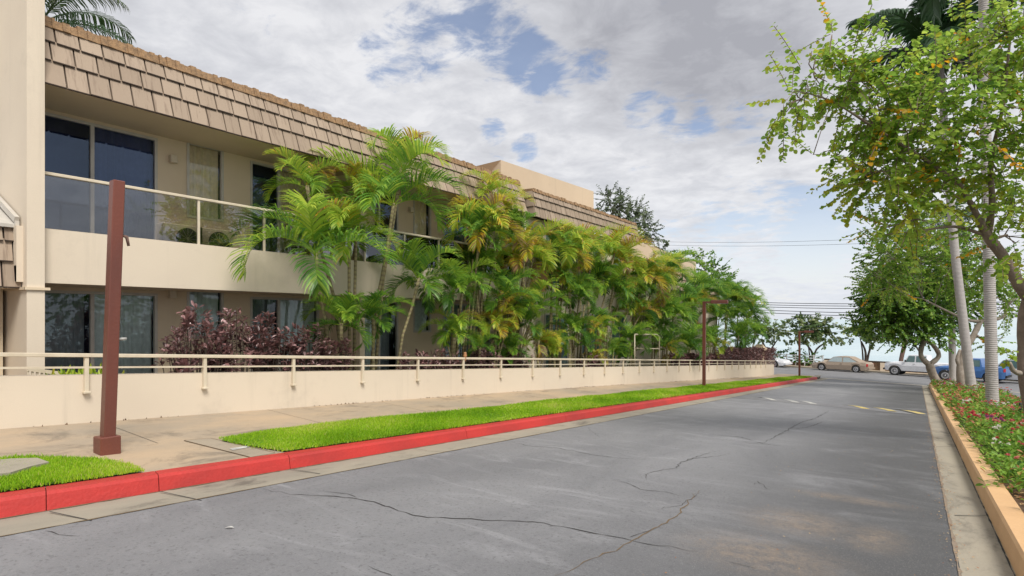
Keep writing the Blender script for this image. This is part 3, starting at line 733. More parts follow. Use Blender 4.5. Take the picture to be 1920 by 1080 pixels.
# ------------------------------------------------------------ the building
DB, DW = 11.0, 12.27               # balcony front plane, room wall plane
FIN_D = 10.85
yf1 = yof(84, FIN_D); yf0 = yof(50, FIN_D)
bld = empty('apartment_building', (-DB, 8, 0), 'two storey cream apartment building with glass railed balconies and shingled mansard roof', 'building')
z_slab0 = zof(85, 530, DB); z_slab1 = zof(85, 428, DB); z_eave = zof(85, 155, DB-.08)
z_r1 = zof(85, 109, DB); z_r2 = zof(85, 73, DB+.08); z_r3 = zof(85, 47, DB+.16); z_cap = zof(85, 33, DB+.25)
z_rail = zof(85, 321, DB)
YE = yof(985, DB)                  # end of the first block
Y2a, Y2b = yof(1003, DB-.25), 26.0
ZF2 = z_slab0+.25; ZF1 = -.3
# room wall with openings: list of (y0,y1,z0,z1)
def opening(px0, px1, z0, z1): return (yof(px0, DW), yof(px1, DW), z0, z1)
zd_top2 = zof(85, 210, DW); zw_top2 = zof(385, 272, DW); zw_bot2 = zof(385, 412, DW)
zd_top1 = z_slab0-.06; zw_top1 = zof(385, 540, DW); zw_bot1 = zw_top1-1.05
Ydiv = yof(625, DW)
y0A, y1A = yf1-.55, yof(295, DW)
wins = [('door', y0A, y1A, yof(173, DW), 'dark', 'curtain_dark'), ('window', yof(350, DW), yof(419, DW), None, 'curtain', None),
        ('door', yof(469, DW), yof(598, DW), yof(523, DW), 'dark', 'curtain')]
mir = [('door', 2*Ydiv-b, 2*Ydiv-a, 2*Ydiv-m if m else None, k2, k1) if t == 'door' else (t, 2*Ydiv-b, 2*Ydiv-a, None, k1, k2) for (t, a, b, m, k1, k2) in wins[::-1]]
mir[-1] = ('door', mir[-1][1], min(mir[-1][2], YE-.3), mir[-1][3], 'dark', 'dark')
allw = wins+mir
def wall_with_holes(mb, X, y0, y1, z0, z1, holes, th=.12):
    ys = sorted({y0, y1, *[h[0] for h in holes], *[h[1] for h in holes]}); zs = sorted({z0, z1, *[h[2] for h in holes], *[h[3] for h in holes]})
    ys = [y for y in ys if y0 <= y <= y1]; zs = [z for z in zs if z0 <= z <= z1]
    for a, b in zip(ys, ys[1:]):
        for c, d in zip(zs, zs[1:]):
            my, mz = (a+b)/2, (c+d)/2
            if any(h[0] < my < h[1] and h[2] < mz < h[3] for h in holes): continue
            mb.poly([(X, a, c), (X, b, c), (X, b, d), (X, a, d)])
    for h in holes:
        a, b, c, d = h; mb.poly([(X, a, c), (X, a, d), (X-th, a, d), (X-th, a, c)]); mb.poly([(X, b, d), (X, b, c), (X-th, b, c), (X-th, b, d)])
        mb.poly([(X, a, d), (X, b, d), (X-th, b, d), (X-th, a, d)]); mb.poly([(X, b, c), (X, a, c), (X-th, a, c), (X-th, b, c)])
holes = []
for lvl in (1, 2):
    for (t, a, b, m, k1, k2) in allw:
        if t == 'door': holes.append((a, b, (ZF1+.02 if lvl == 1 else ZF2+.02), (zd_top1 if lvl == 1 else zd_top2), lvl, m, k1, k2, t))
        else: holes.append((a, b, (zw_bot1 if lvl == 1 else zw_bot2), (zw_top1 if lvl == 1 else zw_top2), lvl, m, k1, k2, t))
mb = MB(); X = -DW
wall_with_holes(mb, X, yf0, YE, -3.2, z_slab0+.12, [h[:4] for h in holes if h[4] == 1])
wall_with_holes(mb, X, yf0, YE, z_slab0+.13, z_eave+.1, [h[:4] for h in holes if h[4] == 2])
mb.build('wall', M['stucco_wall'], bld)
mb = MB(); mb.box(-22, -DW-.6, yf0+.2, YE-.1, -3, z_eave+.1); mb.build('dark_room_core', M['room'], bld)  # dark box, interior shade put into its colour behind the panes
# end walls
mb = MB(); mb.box(-22, -DB-.1, YE-.02, YE+.18, -3.2, z_eave+.05); mb.build('end_wall', M['stucco'], bld)
# balcony slab/parapet
mb = MB(); mb.box(-DW-.0, -DB, yf1-.3, YE, z_slab0, z_slab0+.24); mb.box(-DB-.14, -DB+.003, yf1-.3, YE+.003, z_slab0-.003, z_slab1)
mb.build('balcony_parapet', M['stucco'], bld)
# balcony divider walls
for lvl, (za, zb) in enumerate(((-3, z_slab0-.01), (z_slab0+.24, z_eave+.02))):
    mb = MB(); mb.box(-DW+.002, -DB-.18, Ydiv-.08, Ydiv+.08, za, zb); mb.build('divider_wall', M['stucco_wall'], bld)
# glass rail
pR = []
y374 = yof(374, DB); sR = yof(497, DB)-yof(374, DB)
k = -3
while y374+sR*k < YE-.2:
    y = y374+sR*k
    if y > yf1-.2:
        mb = MB(); mb.box(-DB-.06, -DB-.02, y-.022, y+.022, z_slab1-.02, z_rail-.03); mb.build('rail_post', M['white_metal'], bld)
        pR.append(y)
    k += 1
mb = MB(); mb.box(-DB-.075, -DB-.0, yf1-.2, YE, z_rail-.05, z_rail); mb.build('balcony_top_rail', M['white_metal'], bld, bevel=.008)
gy = [yf1-.1]+pR+[YE-.05]
for a, b in zip(gy, gy[1:]):
    if b-a > .2:
        mb = MB(); mb.box(-DB-.045, -DB-.037, a+.02, b-.02, z_slab1+.01, z_rail-.055); mb.build('glass_panel', M['rail_glass'], bld)
# sliding doors, windows
def curtain(mb, X, y0, y1, z0, z1, seed=0, amp=.03):
    rnd = random.Random(seed); n = max(8, int((y1-y0)/.025)); ph = rnd.random()*6; prev = None
    for i in range(n+1):
        y = y0+(y1-y0)*i/n; x = X+amp*math.sin(y*42+ph+1.2*math.sin(y*9))*(.6+.4*math.sin(y*5+ph))
        if prev: mb.poly([(prev[0], prev[1], z0), (x, y, z0), (x, y, z1), (prev[0], prev[1], z1)])
        prev = (x, y)
for hi, (a, b, c, d, lvl, m, k1, k2, t) in enumerate(holes):
    fr = MB(); w = .05; X0, X1 = -DW-.06, -DW+.015
    fr.box(X0, X1, a, b, d-w, d); fr.box(X0, X1, a, b, c, c+w); fr.box(X0, X1, a, a+w, c+w, d-w); fr.box(X0, X1, b-w, b, c+w, d-w)
    if m: fr.box(X0+.01, X1-.002, m-.03, m+.03, c+w, d-w)
    elif t == 'window': pass
    fo = fr.build('door' if t == 'door' else 'window', M['frame_metal'], bld)
    segs = [(a+w, m-.03), (m+.03, b-w)] if m else [(a+w, b-w)]
    for si, (p, q) in enumerate(segs):
        g = MB(); g.poly([(X0+.03, p, c+w), (X0+.03, q, c+w), (X0+.03, q, d-w), (X0+.03, p, d-w)]); g.build('pane', M['glass_plain'] if (lvl == 1 or t == 'window' or (m and (k1, k2)[si] == 'curtain')) else M['glass'], fo)
        kk = (k1, k2)[si] if m else k1
        if kk and kk != 'dark':
            cm = M[kk] if lvl == 2 else M['curtain_grey']
            g = MB(); curtain(g, -DW-.13, p, q, c+.02, d-.03, hi*3+si); g.build('curtain', cm, fo, smooth=True)
        if not (kk and kk != 'dark') and lvl == 1:
            g = MB(); curtain(g, -DW-.3, p, q, c+.02, d-.03, hi*3+si, .02); g.build('curtain', M['curtain_slate'], fo, smooth=True)
# wall lamps beside the doors
for lx, ly, lab in ((322, 298, 1), (320, 551, 2), (768, 393, 3)):
    p = atX(lx, ly, DW)
    r = MB(); r.box(-DW+.001, -DW+.03, p.y-.06, p.y+.06, p.z-.07, p.z+.07); wl = r.build('wall_lamp', M['white_metal'], bld)
    r = MB(); r.hexa([(-DW+.03, p.y-.07, p.z-.09), (-DW+.13, p.y-.07, p.z-.09), (-DW+.13, p.y+.07, p.z-.09), (-DW+.03, p.y+.07, p.z-.09), (-DW+.03, p.y-.06, p.z+.07), (-DW+.10, p.y-.06, p.z+.07), (-DW+.10, p.y+.06, p.z+.07), (-DW+.03, p.y+.06, p.z+.07)])
    r.build('lamp_shade', M['white_metal'], wl, bevel=.01)
# soffit + roof deck
mb = MB(); mb.box(-DW-.3, -DB+.02, yf1-.1, YE, z_eave+.002, z_eave+.08); mb.build('soffit', M['soffit'], bld)
mb = MB(); mb.box(-22, -DB-.35, yf1-.2, YE+.1, z_eave+.1, z_r3-.06); mb.build('roof_deck', M['moss'], bld)
def mansard(parent, y0, y1, xb, xt, rows, s=.322, off=0.0, seed=0, name='shingles'):
    """rows: list of heights bottom..top; shingles as separate overlapping boards in one mesh"""
    rnd = random.Random(seed); mb = MB(); zb, zt = rows[0], rows[-1]
    fx = lambda z: xb+(xt-xb)*(z-zb)/(zt-zb)
    mb.poly([(fx(zb)-.02, y0, zb), (fx(zb)-.02, y1, zb), (fx(zt)-.02, y1, zt), (fx(zt)-.02, y0, zt)], 1)
    for r, (a, b) in enumerate(zip(rows, rows[1:])):
        y = y0-rnd.random()*.1-(.5*s if r % 2 else 0)+off
        while y < y1:
            w = s*rnd.uniform(.96, 1.04); p, q = max(y+.013, y0), min(y+w-.013, y1)
            if q-p > .03:
                j = rnd.uniform(-.006, .006); th = .045+rnd.uniform(0, .008); tt = rnd.random()
                x0_, x1_ = fx(a), fx(b)
                mb.hexa([(x0_-.01, p, a+j), (x0_+th, p, a+j), (x0_+th, q, a+j), (x0_-.01, q, a+j), (x1_-.01, p, b+.03), (x1_+.006, p, b+.03), (x1_+.006, q, b+.03), (x1_-.01, q, b+.03)], 0, tt)
                mb.m[-6] = 1  # butt end coloured dark for the row's shadow line
                mb.box(x0_+th-.02, x0_+th+.003, p, q, a+j-.014, a+j+.004, 1)  # thin dark strip paints the shadow under each shingle row
            y += w
    return mb.build(name, [M['shingle'], M['shingle_gap_shade']], parent)
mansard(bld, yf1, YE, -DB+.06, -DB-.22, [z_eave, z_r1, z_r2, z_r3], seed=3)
def cap(parent, y0, y1, x0, x1, z0, z1, seed=1):
    rnd = random.Random(seed); mb = MB(); y = y0
    while y < y1:
        w = rnd.uniform(.04, .12); q = min(y+w, y1); h = rnd.uniform(-.02, .025); dx = rnd.uniform(-.015, .02)
        mb.hexa([(x0, y, z0), (x1+dx, y, z0-.01), (x1+dx, q, z0-.01), (x0, q, z0), (x0, y, z1+h), (x1+dx-.05, y, z1+h-.02), (x1+dx-.05, q, z1+h-.02), (x0, q, z1+h)])
        y = q-.002 if q < y1 else y1+1
    return mb.build('roof_ridge', M['moss'], parent)
cap(bld, yf1, YE, -DB-.7, -DB-.17, z_r3+.012, z_cap+.03)
# fin wall at the left
mb = MB(); mb.box(-22, -FIN_D, yf0, yf1, -3, 9.2)
mb.build('fin_wall', M['stucco'], bld)
zc = zof(60, 541, FIN_D); mb = MB(); mb.box(-FIN_D-1.3, -FIN_D+.02, yf0-.03, yf0-.001, zc-.02, zc+.02); mb.box(-FIN_D+.001, -FIN_D+.03, yf0-.03, yf1+.06, zc-.02, zc+.02); mb.build('ledge', M['stucco_wall'], bld)
# lower lean-to roof on the left of the fin
DL = 1.0/((FPX/(CA*1682)-SA)/CA)*yf0
zl0, zl1 = zof(38, 539, DL), zof(38, 428, DL)
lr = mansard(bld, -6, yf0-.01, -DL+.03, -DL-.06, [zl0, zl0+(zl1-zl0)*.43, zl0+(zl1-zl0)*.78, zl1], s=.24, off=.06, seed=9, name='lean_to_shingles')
mb = MB(); mb.hexa([(-DL-2.2, -6, zl1+.95), (-DL+.02, -6, zl1-.0), (-DL+.02, yf0-.02, zl1-.0), (-DL-2.2, yf0-.02, zl1+.95), (-DL-2.2, -6, zl1+1.05), (-DL+.02, -6, zl1+.05), (-DL+.02, yf0-.02, zl1+.05), (-DL-2.2, yf0-.02, zl1+1.05)])
mb.build('lean_to_roof', M['frame_metal'], bld)
mb = MB(); mb.bar((-DL+.03, yf0-.05, zl1+.12), (-DL-2.2, yf0-.05, zl1+1.18), .06, .09); mb.bar((-DL+.03, yf0-.05, zl0-.0), (-DL+.03, yf0-.05, zl1+.1), .05, .05); mb.build('flashing', M['frame_metal'], bld)
mb = MB(); mb.box(-22, -DL-.6, -6, yf0-.05, -3, zl0+.05); mb.build('side_wall', M['stucco_wall'], bld)
mb = MB(); mb.box(-DL-.62, -DL-.0, -6, yf0-.05, zl0-.02, zl0+.03); mb.build('lean_to_soffit', M['soffit'], bld)

# second block
b2 = empty('apartment_block', (-DB, 22, 0), 'second cream block with shingled roof and plain tan penthouse, behind the palms', 'building')
zt2 = zof(1010, 366, DB); zb2 = zof(1003, 406, DB-.25); zm2 = zof(1003, 384, DB-.25)
X2 = -DB+.25
mb = MB(); mb.box(-22, X2-.35, Y2a+.03, Y2b, -4, zb2+.05); mb.build('wall', M['stucco'], b2)
mb = MB()
for yy in (Y2a+1.2, Y2a+4.0, Y2a+6.8):
    for za, zc_ in ((ZF1, 1.7), (2.7, 4.6)):
        mb2 = MB(); mb2.box(X2-.36, X2-.33, yy, yy+1.7, za, zc_); f = mb2.build('window', M['frame_metal'], b2)
        mb3 = MB(); mb3.poly([(X2-.325, yy+.06, za+.06), (X2-.325, yy+.82, za+.06), (X2-.325, yy+.82, zc_-.06), (X2-.325, yy+.06, zc_-.06)]); mb3.poly([(X2-.325, yy+.88, za+.06), (X2-.325, yy+1.64, za+.06), (X2-.325, yy+1.64, zc_-.06), (X2-.325, yy+.88, zc_-.06)]); mb3.build('pane', M['car_glass'], f)
zz2 = [zb2, zb2+(zt2-zb2)*.42, zb2+(zt2-zb2)*.78, zt2]
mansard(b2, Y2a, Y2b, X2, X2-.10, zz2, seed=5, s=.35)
cap(b2, Y2a, Y2b, X2-.7, X2-.06, zt2+.01, zt2+.14, 4)
# return face of the mansard toward the camera
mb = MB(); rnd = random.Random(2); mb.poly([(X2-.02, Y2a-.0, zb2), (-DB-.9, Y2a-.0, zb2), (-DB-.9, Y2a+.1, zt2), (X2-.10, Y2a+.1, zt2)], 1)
for r in range(3):
    x = X2-.10*r/3; a, b_ = zz2[r], zz2[r+1]
    xx = x
    while xx > -DB-.9:
        w = .32*rnd.uniform(.93, 1.07); q = max(xx-w+.012, -DB-.92)
        mb.hexa([(q, Y2a-.045, a), (xx, Y2a-.045, a), (xx, Y2a, a), (q, Y2a, a), (q, Y2a-.01, b_+.02), (xx-.04, Y2a-.01, b_+.02), (xx-.04, Y2a+.03, b_+.02), (q, Y2a+.03, b_+.02)], 0, rnd.random()); xx -= w
mb.build('return_shingles', [M['shingle'], M['shingle_gap_shade']], b2)
mb = MB(); mb.box(-22, X2-.6, Y2a+.1, Y2b, zt2-.1, zt2+.05); mb.build('roof_deck', M['moss'], b2)
# penthouse
DP = 17.0; pa = atX(939, 300, DP); pb = atX(1113, 359, DP); pc = atX(908, 318, DP+1.4); zp = (pa.z+pb.z)/2
mb = MB(); zb_ = zt2-.2
mb.hexa([(-22, pc.y, zb_), (-DP, pa.y, zb_), (-DP, pb.y, zb_), (-22, pb.y, zb_), (-22, pc.y-2.5, pc.z-.8), (-DP, pa.y, pa.z), (-DP, pb.y, pb.z), (-22, pb.y, pb.z)])
mb.build('penthouse', M['penthouse'], b2)
# third block, lower down the slope
b3 = empty('apartment_block', (-DB, 32, -1), 'farthest cream block with a low shingled roof and flat parapet above the palms', 'building')
zt3 = zof(1330, 524, DB); Y3b = yof(1352, DB)
mb = MB(); mb.box(-22, -DB-.3, Y2b+.1, Y3b, -5, zt3-.8); mb.build('wall', M['stucco'], b3)
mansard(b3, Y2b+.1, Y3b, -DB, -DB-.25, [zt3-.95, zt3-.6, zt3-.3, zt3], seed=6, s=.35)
mb = MB(); mb.box(-22, -DB-.2, Y2b+.1, Y3b, zt3-.1, zt3+.06); mb.build('roof_deck', M['moss'], b3)
qa, qb = atX(1180, 447, 13.5), atX(1305, 491, 13.5)
mb = MB(); mb.hexa([(-21, qa.y, zt3), (-13.5, qa.y, zt3), (-13.5, qb.y, zt3), (-21, qb.y, zt3), (-21, qa.y, qa.z), (-13.5, qa.y, qa.z), (-13.5, qb.y, qb.z), (-21, qb.y, qb.z)]); mb.build('parapet', M['penthouse'], b3)

# AC units on the first balcony
def ac(px, pw, label):
    y = yof(px, DB+.55); z0 = z_slab0+.245
    r = empty('ac_unit', (-DB-.55, y, z0), label, 'air conditioner', 'air conditioners on the nearest balcony')
    mb = MB(); mb.box(-DB-.72, -DB-.42, y-.36, y+.36, z0+.03, z0+.98); mb.build('casing', M['white_metal'], r, bevel=.01)
    for q in (-.28, .28):
        mb = MB(); mb.box(-DB-.7, -DB-.44, y+q-.03, y+q+.03, z0, z0+.03); mb.build('foot', M['black'], r)
    mb = MB(); mb.lathe((-DB-.418, y+.07, z0+.72), (1, 0, 0), [(.21, -.002), (.21, .006), (.05, .009)], 24); fo = mb.build('fan', M['black'], r)
    mb = MB()
    for k in range(12):
        a = k*math.pi/6; mb.bar((-DB-.405, y+.07, z0+.72), (-DB-.405, y+.07+.2*math.cos(a), z0+.72+.2*math.sin(a)), .006, .006)
    mb.build('grille', M['frame_metal'], r)
ac(338, 0, 'cream air conditioner behind the balcony glass, directly right of the big dark sliding door'); ac(398, 0, 'cream air conditioner behind the balcony glass, beside the second railing post past the narrow window')

# ------------------------------------------------------------ brown posts
def post(px_base, py_base, py_top, D, w, arm, label, lean=0.0, foot='box'):
    a = atX(px_base, py_base, D); zt = atX(px_base, py_top, D).z; zb = walkz(a.x, a.y) if a.y < 45 else a.z
    r = empty('lamp_post', (a.x, a.y, zb), label, 'lamp post', 'brown square steel posts along the verge')
    mb = MB(); h = zt-zb; lx = lean
    mb.hexa([(a.x-w/2, a.y-w/2, zb), (a.x+w/2, a.y-w/2, zb), (a.x+w/2, a.y+w/2, zb), (a.x-w/2, a.y+w/2, zb),
             (a.x-w/2, a.y-w/2+lx, zt), (a.x+w/2, a.y-w/2+lx, zt), (a.x+w/2, a.y+w/2+lx, zt), (a.x-w/2, a.y+w/2+lx, zt)])
    mb.build('post', M['brown_paint'], r, bevel=.008)
    mb = MB()
    if foot == 'box': mb.box(a.x-w*.85, a.x+w*.85, a.y-w*.85, a.y+w*.85, zb-.05, zb+.19); mb.build('base', M['brown_paint'], r, bevel=.01)
    else: mb.box(a.x-w*.9, a.x+w*.9, a.y-w*.9, a.y+w*.9, zb-.02, zb+.03); mb.build('base_plate', M['black'], r)
    if arm:
        mb = MB(); d = Vector((1, 0.12, 0)).normalized(); mb.bar(Vector((a.x, a.y, zt-.04))+d*(w/2), Vector((a.x, a.y, zt-.04))+d*(arm*.35), .07, .07); mb.build('arm', M['brown_paint'], r)
        mb = MB(); mb.bar(Vector((a.x, a.y, zt-.03))+d*(arm*.3), Vector((a.x, a.y, zt-.03))+d*arm, .26, .15); hd = mb.build('lamp_head', M['brown_paint'], r, bevel=.015)
        mb = MB(); mb.bar(Vector((a.x, a.y, zt-.108))+d*(arm*.42), Vector((a.x, a.y, zt-.108))+d*(arm*.95), .2, .008); mb.build('lens', M['clear_lens'], hd)
    return r, a, zb, zt
r1, a1_, zb1, zt1 = post(201, 850, 336, 7.35, .118, 0, 'tall thick brown square post with no lamp head, standing nearest in the grass at left', .10)
for py, sgn in ((447, 0), (636, 1)):
    p = atX(229, py, 7.35); mb = MB()
    if sgn: mb.tube([(a1_.x, a1_.y+.09, p.z), (a1_.x, a1_.y+.19, p.z+.005)], .016, 8); mb.build('spigot', M['white_line'], r1, smooth=True)
    else: mb.tube([(a1_.x, a1_.y+.11, p.z+.04), (a1_.x+.01, a1_.y+.19, p.z+.02), (a1_.x+.01, a1_.y+.21, p.z-.08)], [.012, .02, .014], 8); mb.build('hook', M['bark_red'], r1, smooth=True)
post(1320, 726, 565, 7.35, .12, .95, 'brown lamp post with box lamp head halfway down the verge, before the palms', .04, 'plate')
post(1499, 707, 621, 7.2, .13, .95, 'slim brown lamp post at the far end of the verge near the cross street', .02, 'plate')

# ------------------------------------------------------------ foliage builders
def leaf_quads(P, Dv, Nv, L_, W_, T):
    """folded diamond leaves. arrays: position, direction, normal, length, width, tint"""
    S = np.cross(Dv, Nv); S /= np.linalg.norm(S, axis=1, keepdims=True)+1e-9
    n = len(P); L_ = L_[:, None]; W_ = W_[:, None]
    b = P; t = P+Dv*L_-Nv*L_*.12; l = P+Dv*L_*.45+S*W_*.5+Nv*W_*.14; r = P+Dv*L_*.45-S*W_*.5+Nv*W_*.14
    t2 = P+Dv*L_*.8+S*W_*.38+Nv*0; t3 = P+Dv*L_*.8-S*W_*.38
    V = np.stack([b, r, t3, t, t2, l], 1).reshape(-1, 3)
    i = np.arange(n)[:, None]*6
    F = np.concatenate([i+np.array([[0, 1, 2, 3]]), i+np.array([[0, 3, 4, 5]])], 0)
    return V, F, np.concatenate([T, T])
def unit(a): return a/(np.linalg.norm(a, axis=1, keepdims=True)+1e-9)
def crown_leaves(rs, blobs, leaf, per=14, twig=(.35, .8), tintmean=.45, tintsd=.2, droop=.25, orange=0.0, shell=.55, flat=.5):
    """blobs: (center, radii, ntwigs). returns leaf arrays and list of twig polylines"""
    P, D, N, Ln, W, T, tw = [], [], [], [], [], [], []
    for c, r, n in blobs:
        c = np.array(c, float); r = np.array(r, float)
        bt = rs.normal(0, .07)
        for _ in range(int(n)):
            u = rs.normal(size=3); u /= np.linalg.norm(u); rad = shell+(1-shell)*rs.random_sample()**.7
            if rs.random_sample() < .25: rad *= rs.random_sample()
            p = c+u*r*rad
            d = u*.9+rs.normal(0, .45, 3)+np.array([0, 0, .15]); d /= np.linalg.norm(d)
            ln = rs.uniform(*twig); k = int(per*rs.uniform(.7, 1.3)); q = p.copy(); dd = d.copy(); pts = [q.copy()]
            side = np.cross(dd, [0, 0, 1.]); side /= np.linalg.norm(side)+1e-6
            st = ln/k
            tt = rs.normal(tintmean, tintsd*.6)+bt
            oc = rs.random_sample() < orange
            for i in range(k):
                q = q+dd*st; dd = dd+np.array([0, 0, -droop*st]); dd /= np.linalg.norm(dd)
                s = side*(1 if i % 2 else -1)
                ld = dd*.45+s*.8+np.array([0, 0, -.12-.3*rs.random_sample()])+rs.normal(0, .18, 3); ld /= np.linalg.norm(ld)
                nn = np.array([0, 0, 1.])*flat+rs.normal(0, .45, 3)+u*.25
                nn -= ld*nn.dot(ld); nn /= np.linalg.norm(nn)+1e-6
                sz = leaf*rs.uniform(.65, 1.2)
                P.append(q.copy()); D.append(ld); N.append(nn); Ln.append(sz); W.append(sz*.82)
                T.append(.94+.06*rs.random_sample() if (oc and rs.random_sample() < .6) else min(.92, max(0, tt+rs.normal(0, tintsd*.7))))
                if i % 4 == 3: pts.append(q.copy())
            tw.append(pts)
    return [np.array(a) for a in (P, D, N, Ln, W, T)], tw
def tree(name, label, cat, loc, limbs, blobs, leaf, leafm, barkm, seed=0, group=None, twr=.006, link_limbs=True, dens=1.0, **kw):
    rs = np.random.RandomState(seed); root = empty(name, loc, label, cat, group)
    blobs = [(c, r, n*dens) for c, r, n in blobs]
    arr, tw = crown_leaves(rs, blobs, leaf, **kw)
    V, F, T = leaf_quads(*arr); me = npmesh('crown', V, F, T, M[leafm]); link('crown', me, root)
    mb = MB(); ends = []
    for pts, rad in limbs:
        # smooth
        P = [Vector(p) for p in pts]; out, ro = [], []
        for i in range(len(P)-1):
            for s_ in range(4):
                t = s_/4; p0 = P[max(i-1, 0)]; p1 = P[i]; p2 = P[i+1]; p3 = P[min(i+2, len(P)-1)]
                q = .5*((2*p1)+(p2-p0)*t+(2*p0-5*p1+4*p2-p3)*t*t+(3*p1-p0-3*p2+p3)*t**3); out.append(q); ro.append(rad[i]*(1-t)+rad[i+1]*t)
        out.append(P[-1]); ro.append(rad[-1])
        ro = [x*rs.uniform(.92, 1.1) for x in ro]
        mb.tube(out, ro, 9); ends += [(q, r_) for q, r_ in zip(out[len(out)//2:], ro[len(out)//2:])]
    if link_limbs:
        for c, r, n in blobs:
            c = Vector(c); e, er = min(ends, key=lambda e: (e[0]-c).length)
            m1 = e.lerp(c, .5)+Vector(rs.normal(0, .12*(c-e).length+.01, 3)); mb.tube([e, m1, c], [er*.6, er*.38, max(twr*1.5, er*.18)], 6)
            if n < 10: continue
            for _ in range(5):
                u = Vector(rs.normal(size=3)).normalized(); q = c+Vector((u.x*r[0], u.y*r[1], u.z*r[2]))*.8; mm = m1.lerp(c, .7)
                mb.tube([mm, mm.lerp(q, .5)+Vector(rs.normal(0, .06, 3)), q], [max(twr*1.6, min(.012, er*.5)), twr*1.4, twr], 5)
    mb.build('trunk', M[barkm], root, smooth=True)
    tm = MB()
    for pts in tw:
        if len(pts) > 1: tm.tube(pts, [twr]*len(pts), 3, cap=False)
    if tm.v: tm.build('twigs', M['bark_dark' if leafm != 'leaf_light' else 'bark_red'], root)
    return root

def frond(rs, base, az, elev, length, sag, leafl, n, tint, tintsd=.06, width=.034, vee=.5, droop=.5, twist=.0):
    """returns verts, faces, tints and the rachis polyline"""
    base = np.array(base, float); h = np.array([math.cos(az), math.sin(az), 0]); side = np.array([-math.sin(az), math.cos(az), 0])
    pts = [base]; e = elev; k = 26
    dirs = []
    for i in range(k):
        t = i/k; d = h*math.cos(e)+np.array([0, 0, 1])*math.sin(e)+side*twist*t; d /= np.linalg.norm(d); dirs.append(d)
        pts.append(pts[-1]+d*length/k); e -= sag/k*(.4+1.4*t)
    dirs.append(dirs[-1]); pts = np.array(pts); dirs = np.array(dirs)
    V, F, T = [], [], []
    def add(a, b, c, d_, tt):
        m = len(V); V.extend([a, b, c, d_]); F.append((m, m+1, m+2, m+3)); T.append(tt)
    for i in range(n):
        t = .16+.84*i/(n-1)
        x = t*k; j = min(int(x), k-1); f = x-j; p = pts[j]*(1-f)+pts[j+1]*f; d = dirs[j]
        up = np.cross(side, d); up = up if up[2] > 0 else -up
        for s in (-1, 1):
            ll = leafl*(math.sin(math.pi*(.12+.80*t))**.7)*rs.uniform(.85, 1.1)
            ld = d*(.45+.55*t)+side*s*(1.0-.35*t)+up*vee*rs.uniform(.7, 1.2)+rs.normal(0, .06, 3); ld /= np.linalg.norm(ld)
            w = np.cross(ld, up); w /= np.linalg.norm(w)+1e-6; ww = w*width*rs.uniform(.8, 1.1)/2
            a = p; b = p+ld*ll*.4; ld2 = ld+np.array([0, 0, -droop*.8]); ld2 /= np.linalg.norm(ld2); c = b+ld2*ll*.35
            ld3 = ld2+np.array([0, 0, -droop*1.3]); ld3 /= np.linalg.norm(ld3); e_ = c+ld3*ll*.25
            tt = float(np.clip(tint+rs.normal(0, tintsd)+(.10*(t-.5)), 0, 1))
            add(a-ww*.5, a+ww*.5, b+ww, b-ww, tt); add(b-ww, b+ww, c+ww*.75, c-ww*.75, tt); add(c-ww*.75, c+ww*.75, e_+ww*.08, e_-ww*.08, min(1, tt+.03))
    return V, F, T, pts
def palm_crown(seed, nf, length, leafl, nl, leafm, tints, elev=(1.35, .1), sag=(1.2, 2.0), width=.034, vee=.5, droop=.5, rach=.012, tsd=.06, dead=False):
    rs = np.random.RandomState(seed); V, F, T = [], [], []; rb = MB()
    az0 = rs.uniform(0, 6.28)
    for i in range(nf):
        t = i/max(1, nf-1); az = az0+i*2.4+rs.normal(0, .2); el = elev[0]*(1-t)+elev[1]*t+rs.normal(0, .08)
        L_ = length*rs.uniform(.8, 1.08)*(.8+.25*math.sin(math.pi*min(1, t+.15))); tn = tints[0]*(1-t)+tints[1]*t+rs.normal(0, .07)
        if rs.random_sample() < tints[2]: tn = rs.uniform(.84, .97)
        if dead and i == nf-1: el, tn = -.95, 1.0
        v, f, tt, pts = frond(rs, (0, 0, 0), az, el, L_, rs.uniform(*sag), leafl, nl, tn, tintsd=tsd, width=width, vee=vee, droop=droop, twist=rs.normal(0, .15))
        m = len(V); V += v; F += [tuple(q+m for q in ff) for ff in f]; T += tt
        rb.tube([tuple(p) for p in pts[::3]], [rach*(1-.8*j/len(pts[::3])) for j in range(len(pts[::3]))], 4, cap=False, tint=min(1, max(.62, tn)))
    m = len(V); V += rb.v; F += [tuple(q+m for q in ff) for ff in rb.f]; T += rb.t
    return npmesh('crown', np.array(V), np.array(F), np.array(T), M[leafm])

# ------------------------------------------------------------ areca palms between wall and building
AR = [palm_crown(11, 9, 1.75, .60, 46, 'areca', (.66, .44, .12), elev=(1.45, .30), sag=(1.6, 2.6), width=.032, vee=.7, droop=.42, tsd=.13),
      palm_crown(12, 10, 1.65, .56, 46, 'areca', (.80, .50, .20), elev=(1.45, .20), sag=(1.6, 2.7), width=.032, vee=.7, droop=.42, tsd=.13, dead=True),
      palm_crown(13, 8, 1.90, .62, 48, 'areca', (.56, .34, .04), elev=(1.4, .25), sag=(1.4, 2.5), width=.034, vee=.7, droop=.42, tsd=.13),
      palm_crown(14, 12, 1.55, .52, 44, 'areca', (.86, .58, .30), elev=(1.45, .10), sag=(1.6, 2.7), width=.032, vee=.7, droop=.42, tsd=.12),
      palm_crown(15, 10, 1.70, .58, 46, 'areca', (.48, .22, .0), elev=(1.4, .05), sag=(1.3, 2.5), width=.034, vee=.7, droop=.42, tsd=.12),
      palm_crown(16, 10, 1.55, .54, 44, 'areca', (.38, .14, .0), elev=(1.45, .10), sag=(1.3, 2.3), width=.034, vee=.7, droop=.42, tsd=.12)]
def bedz(Y): return .1-.043*Y
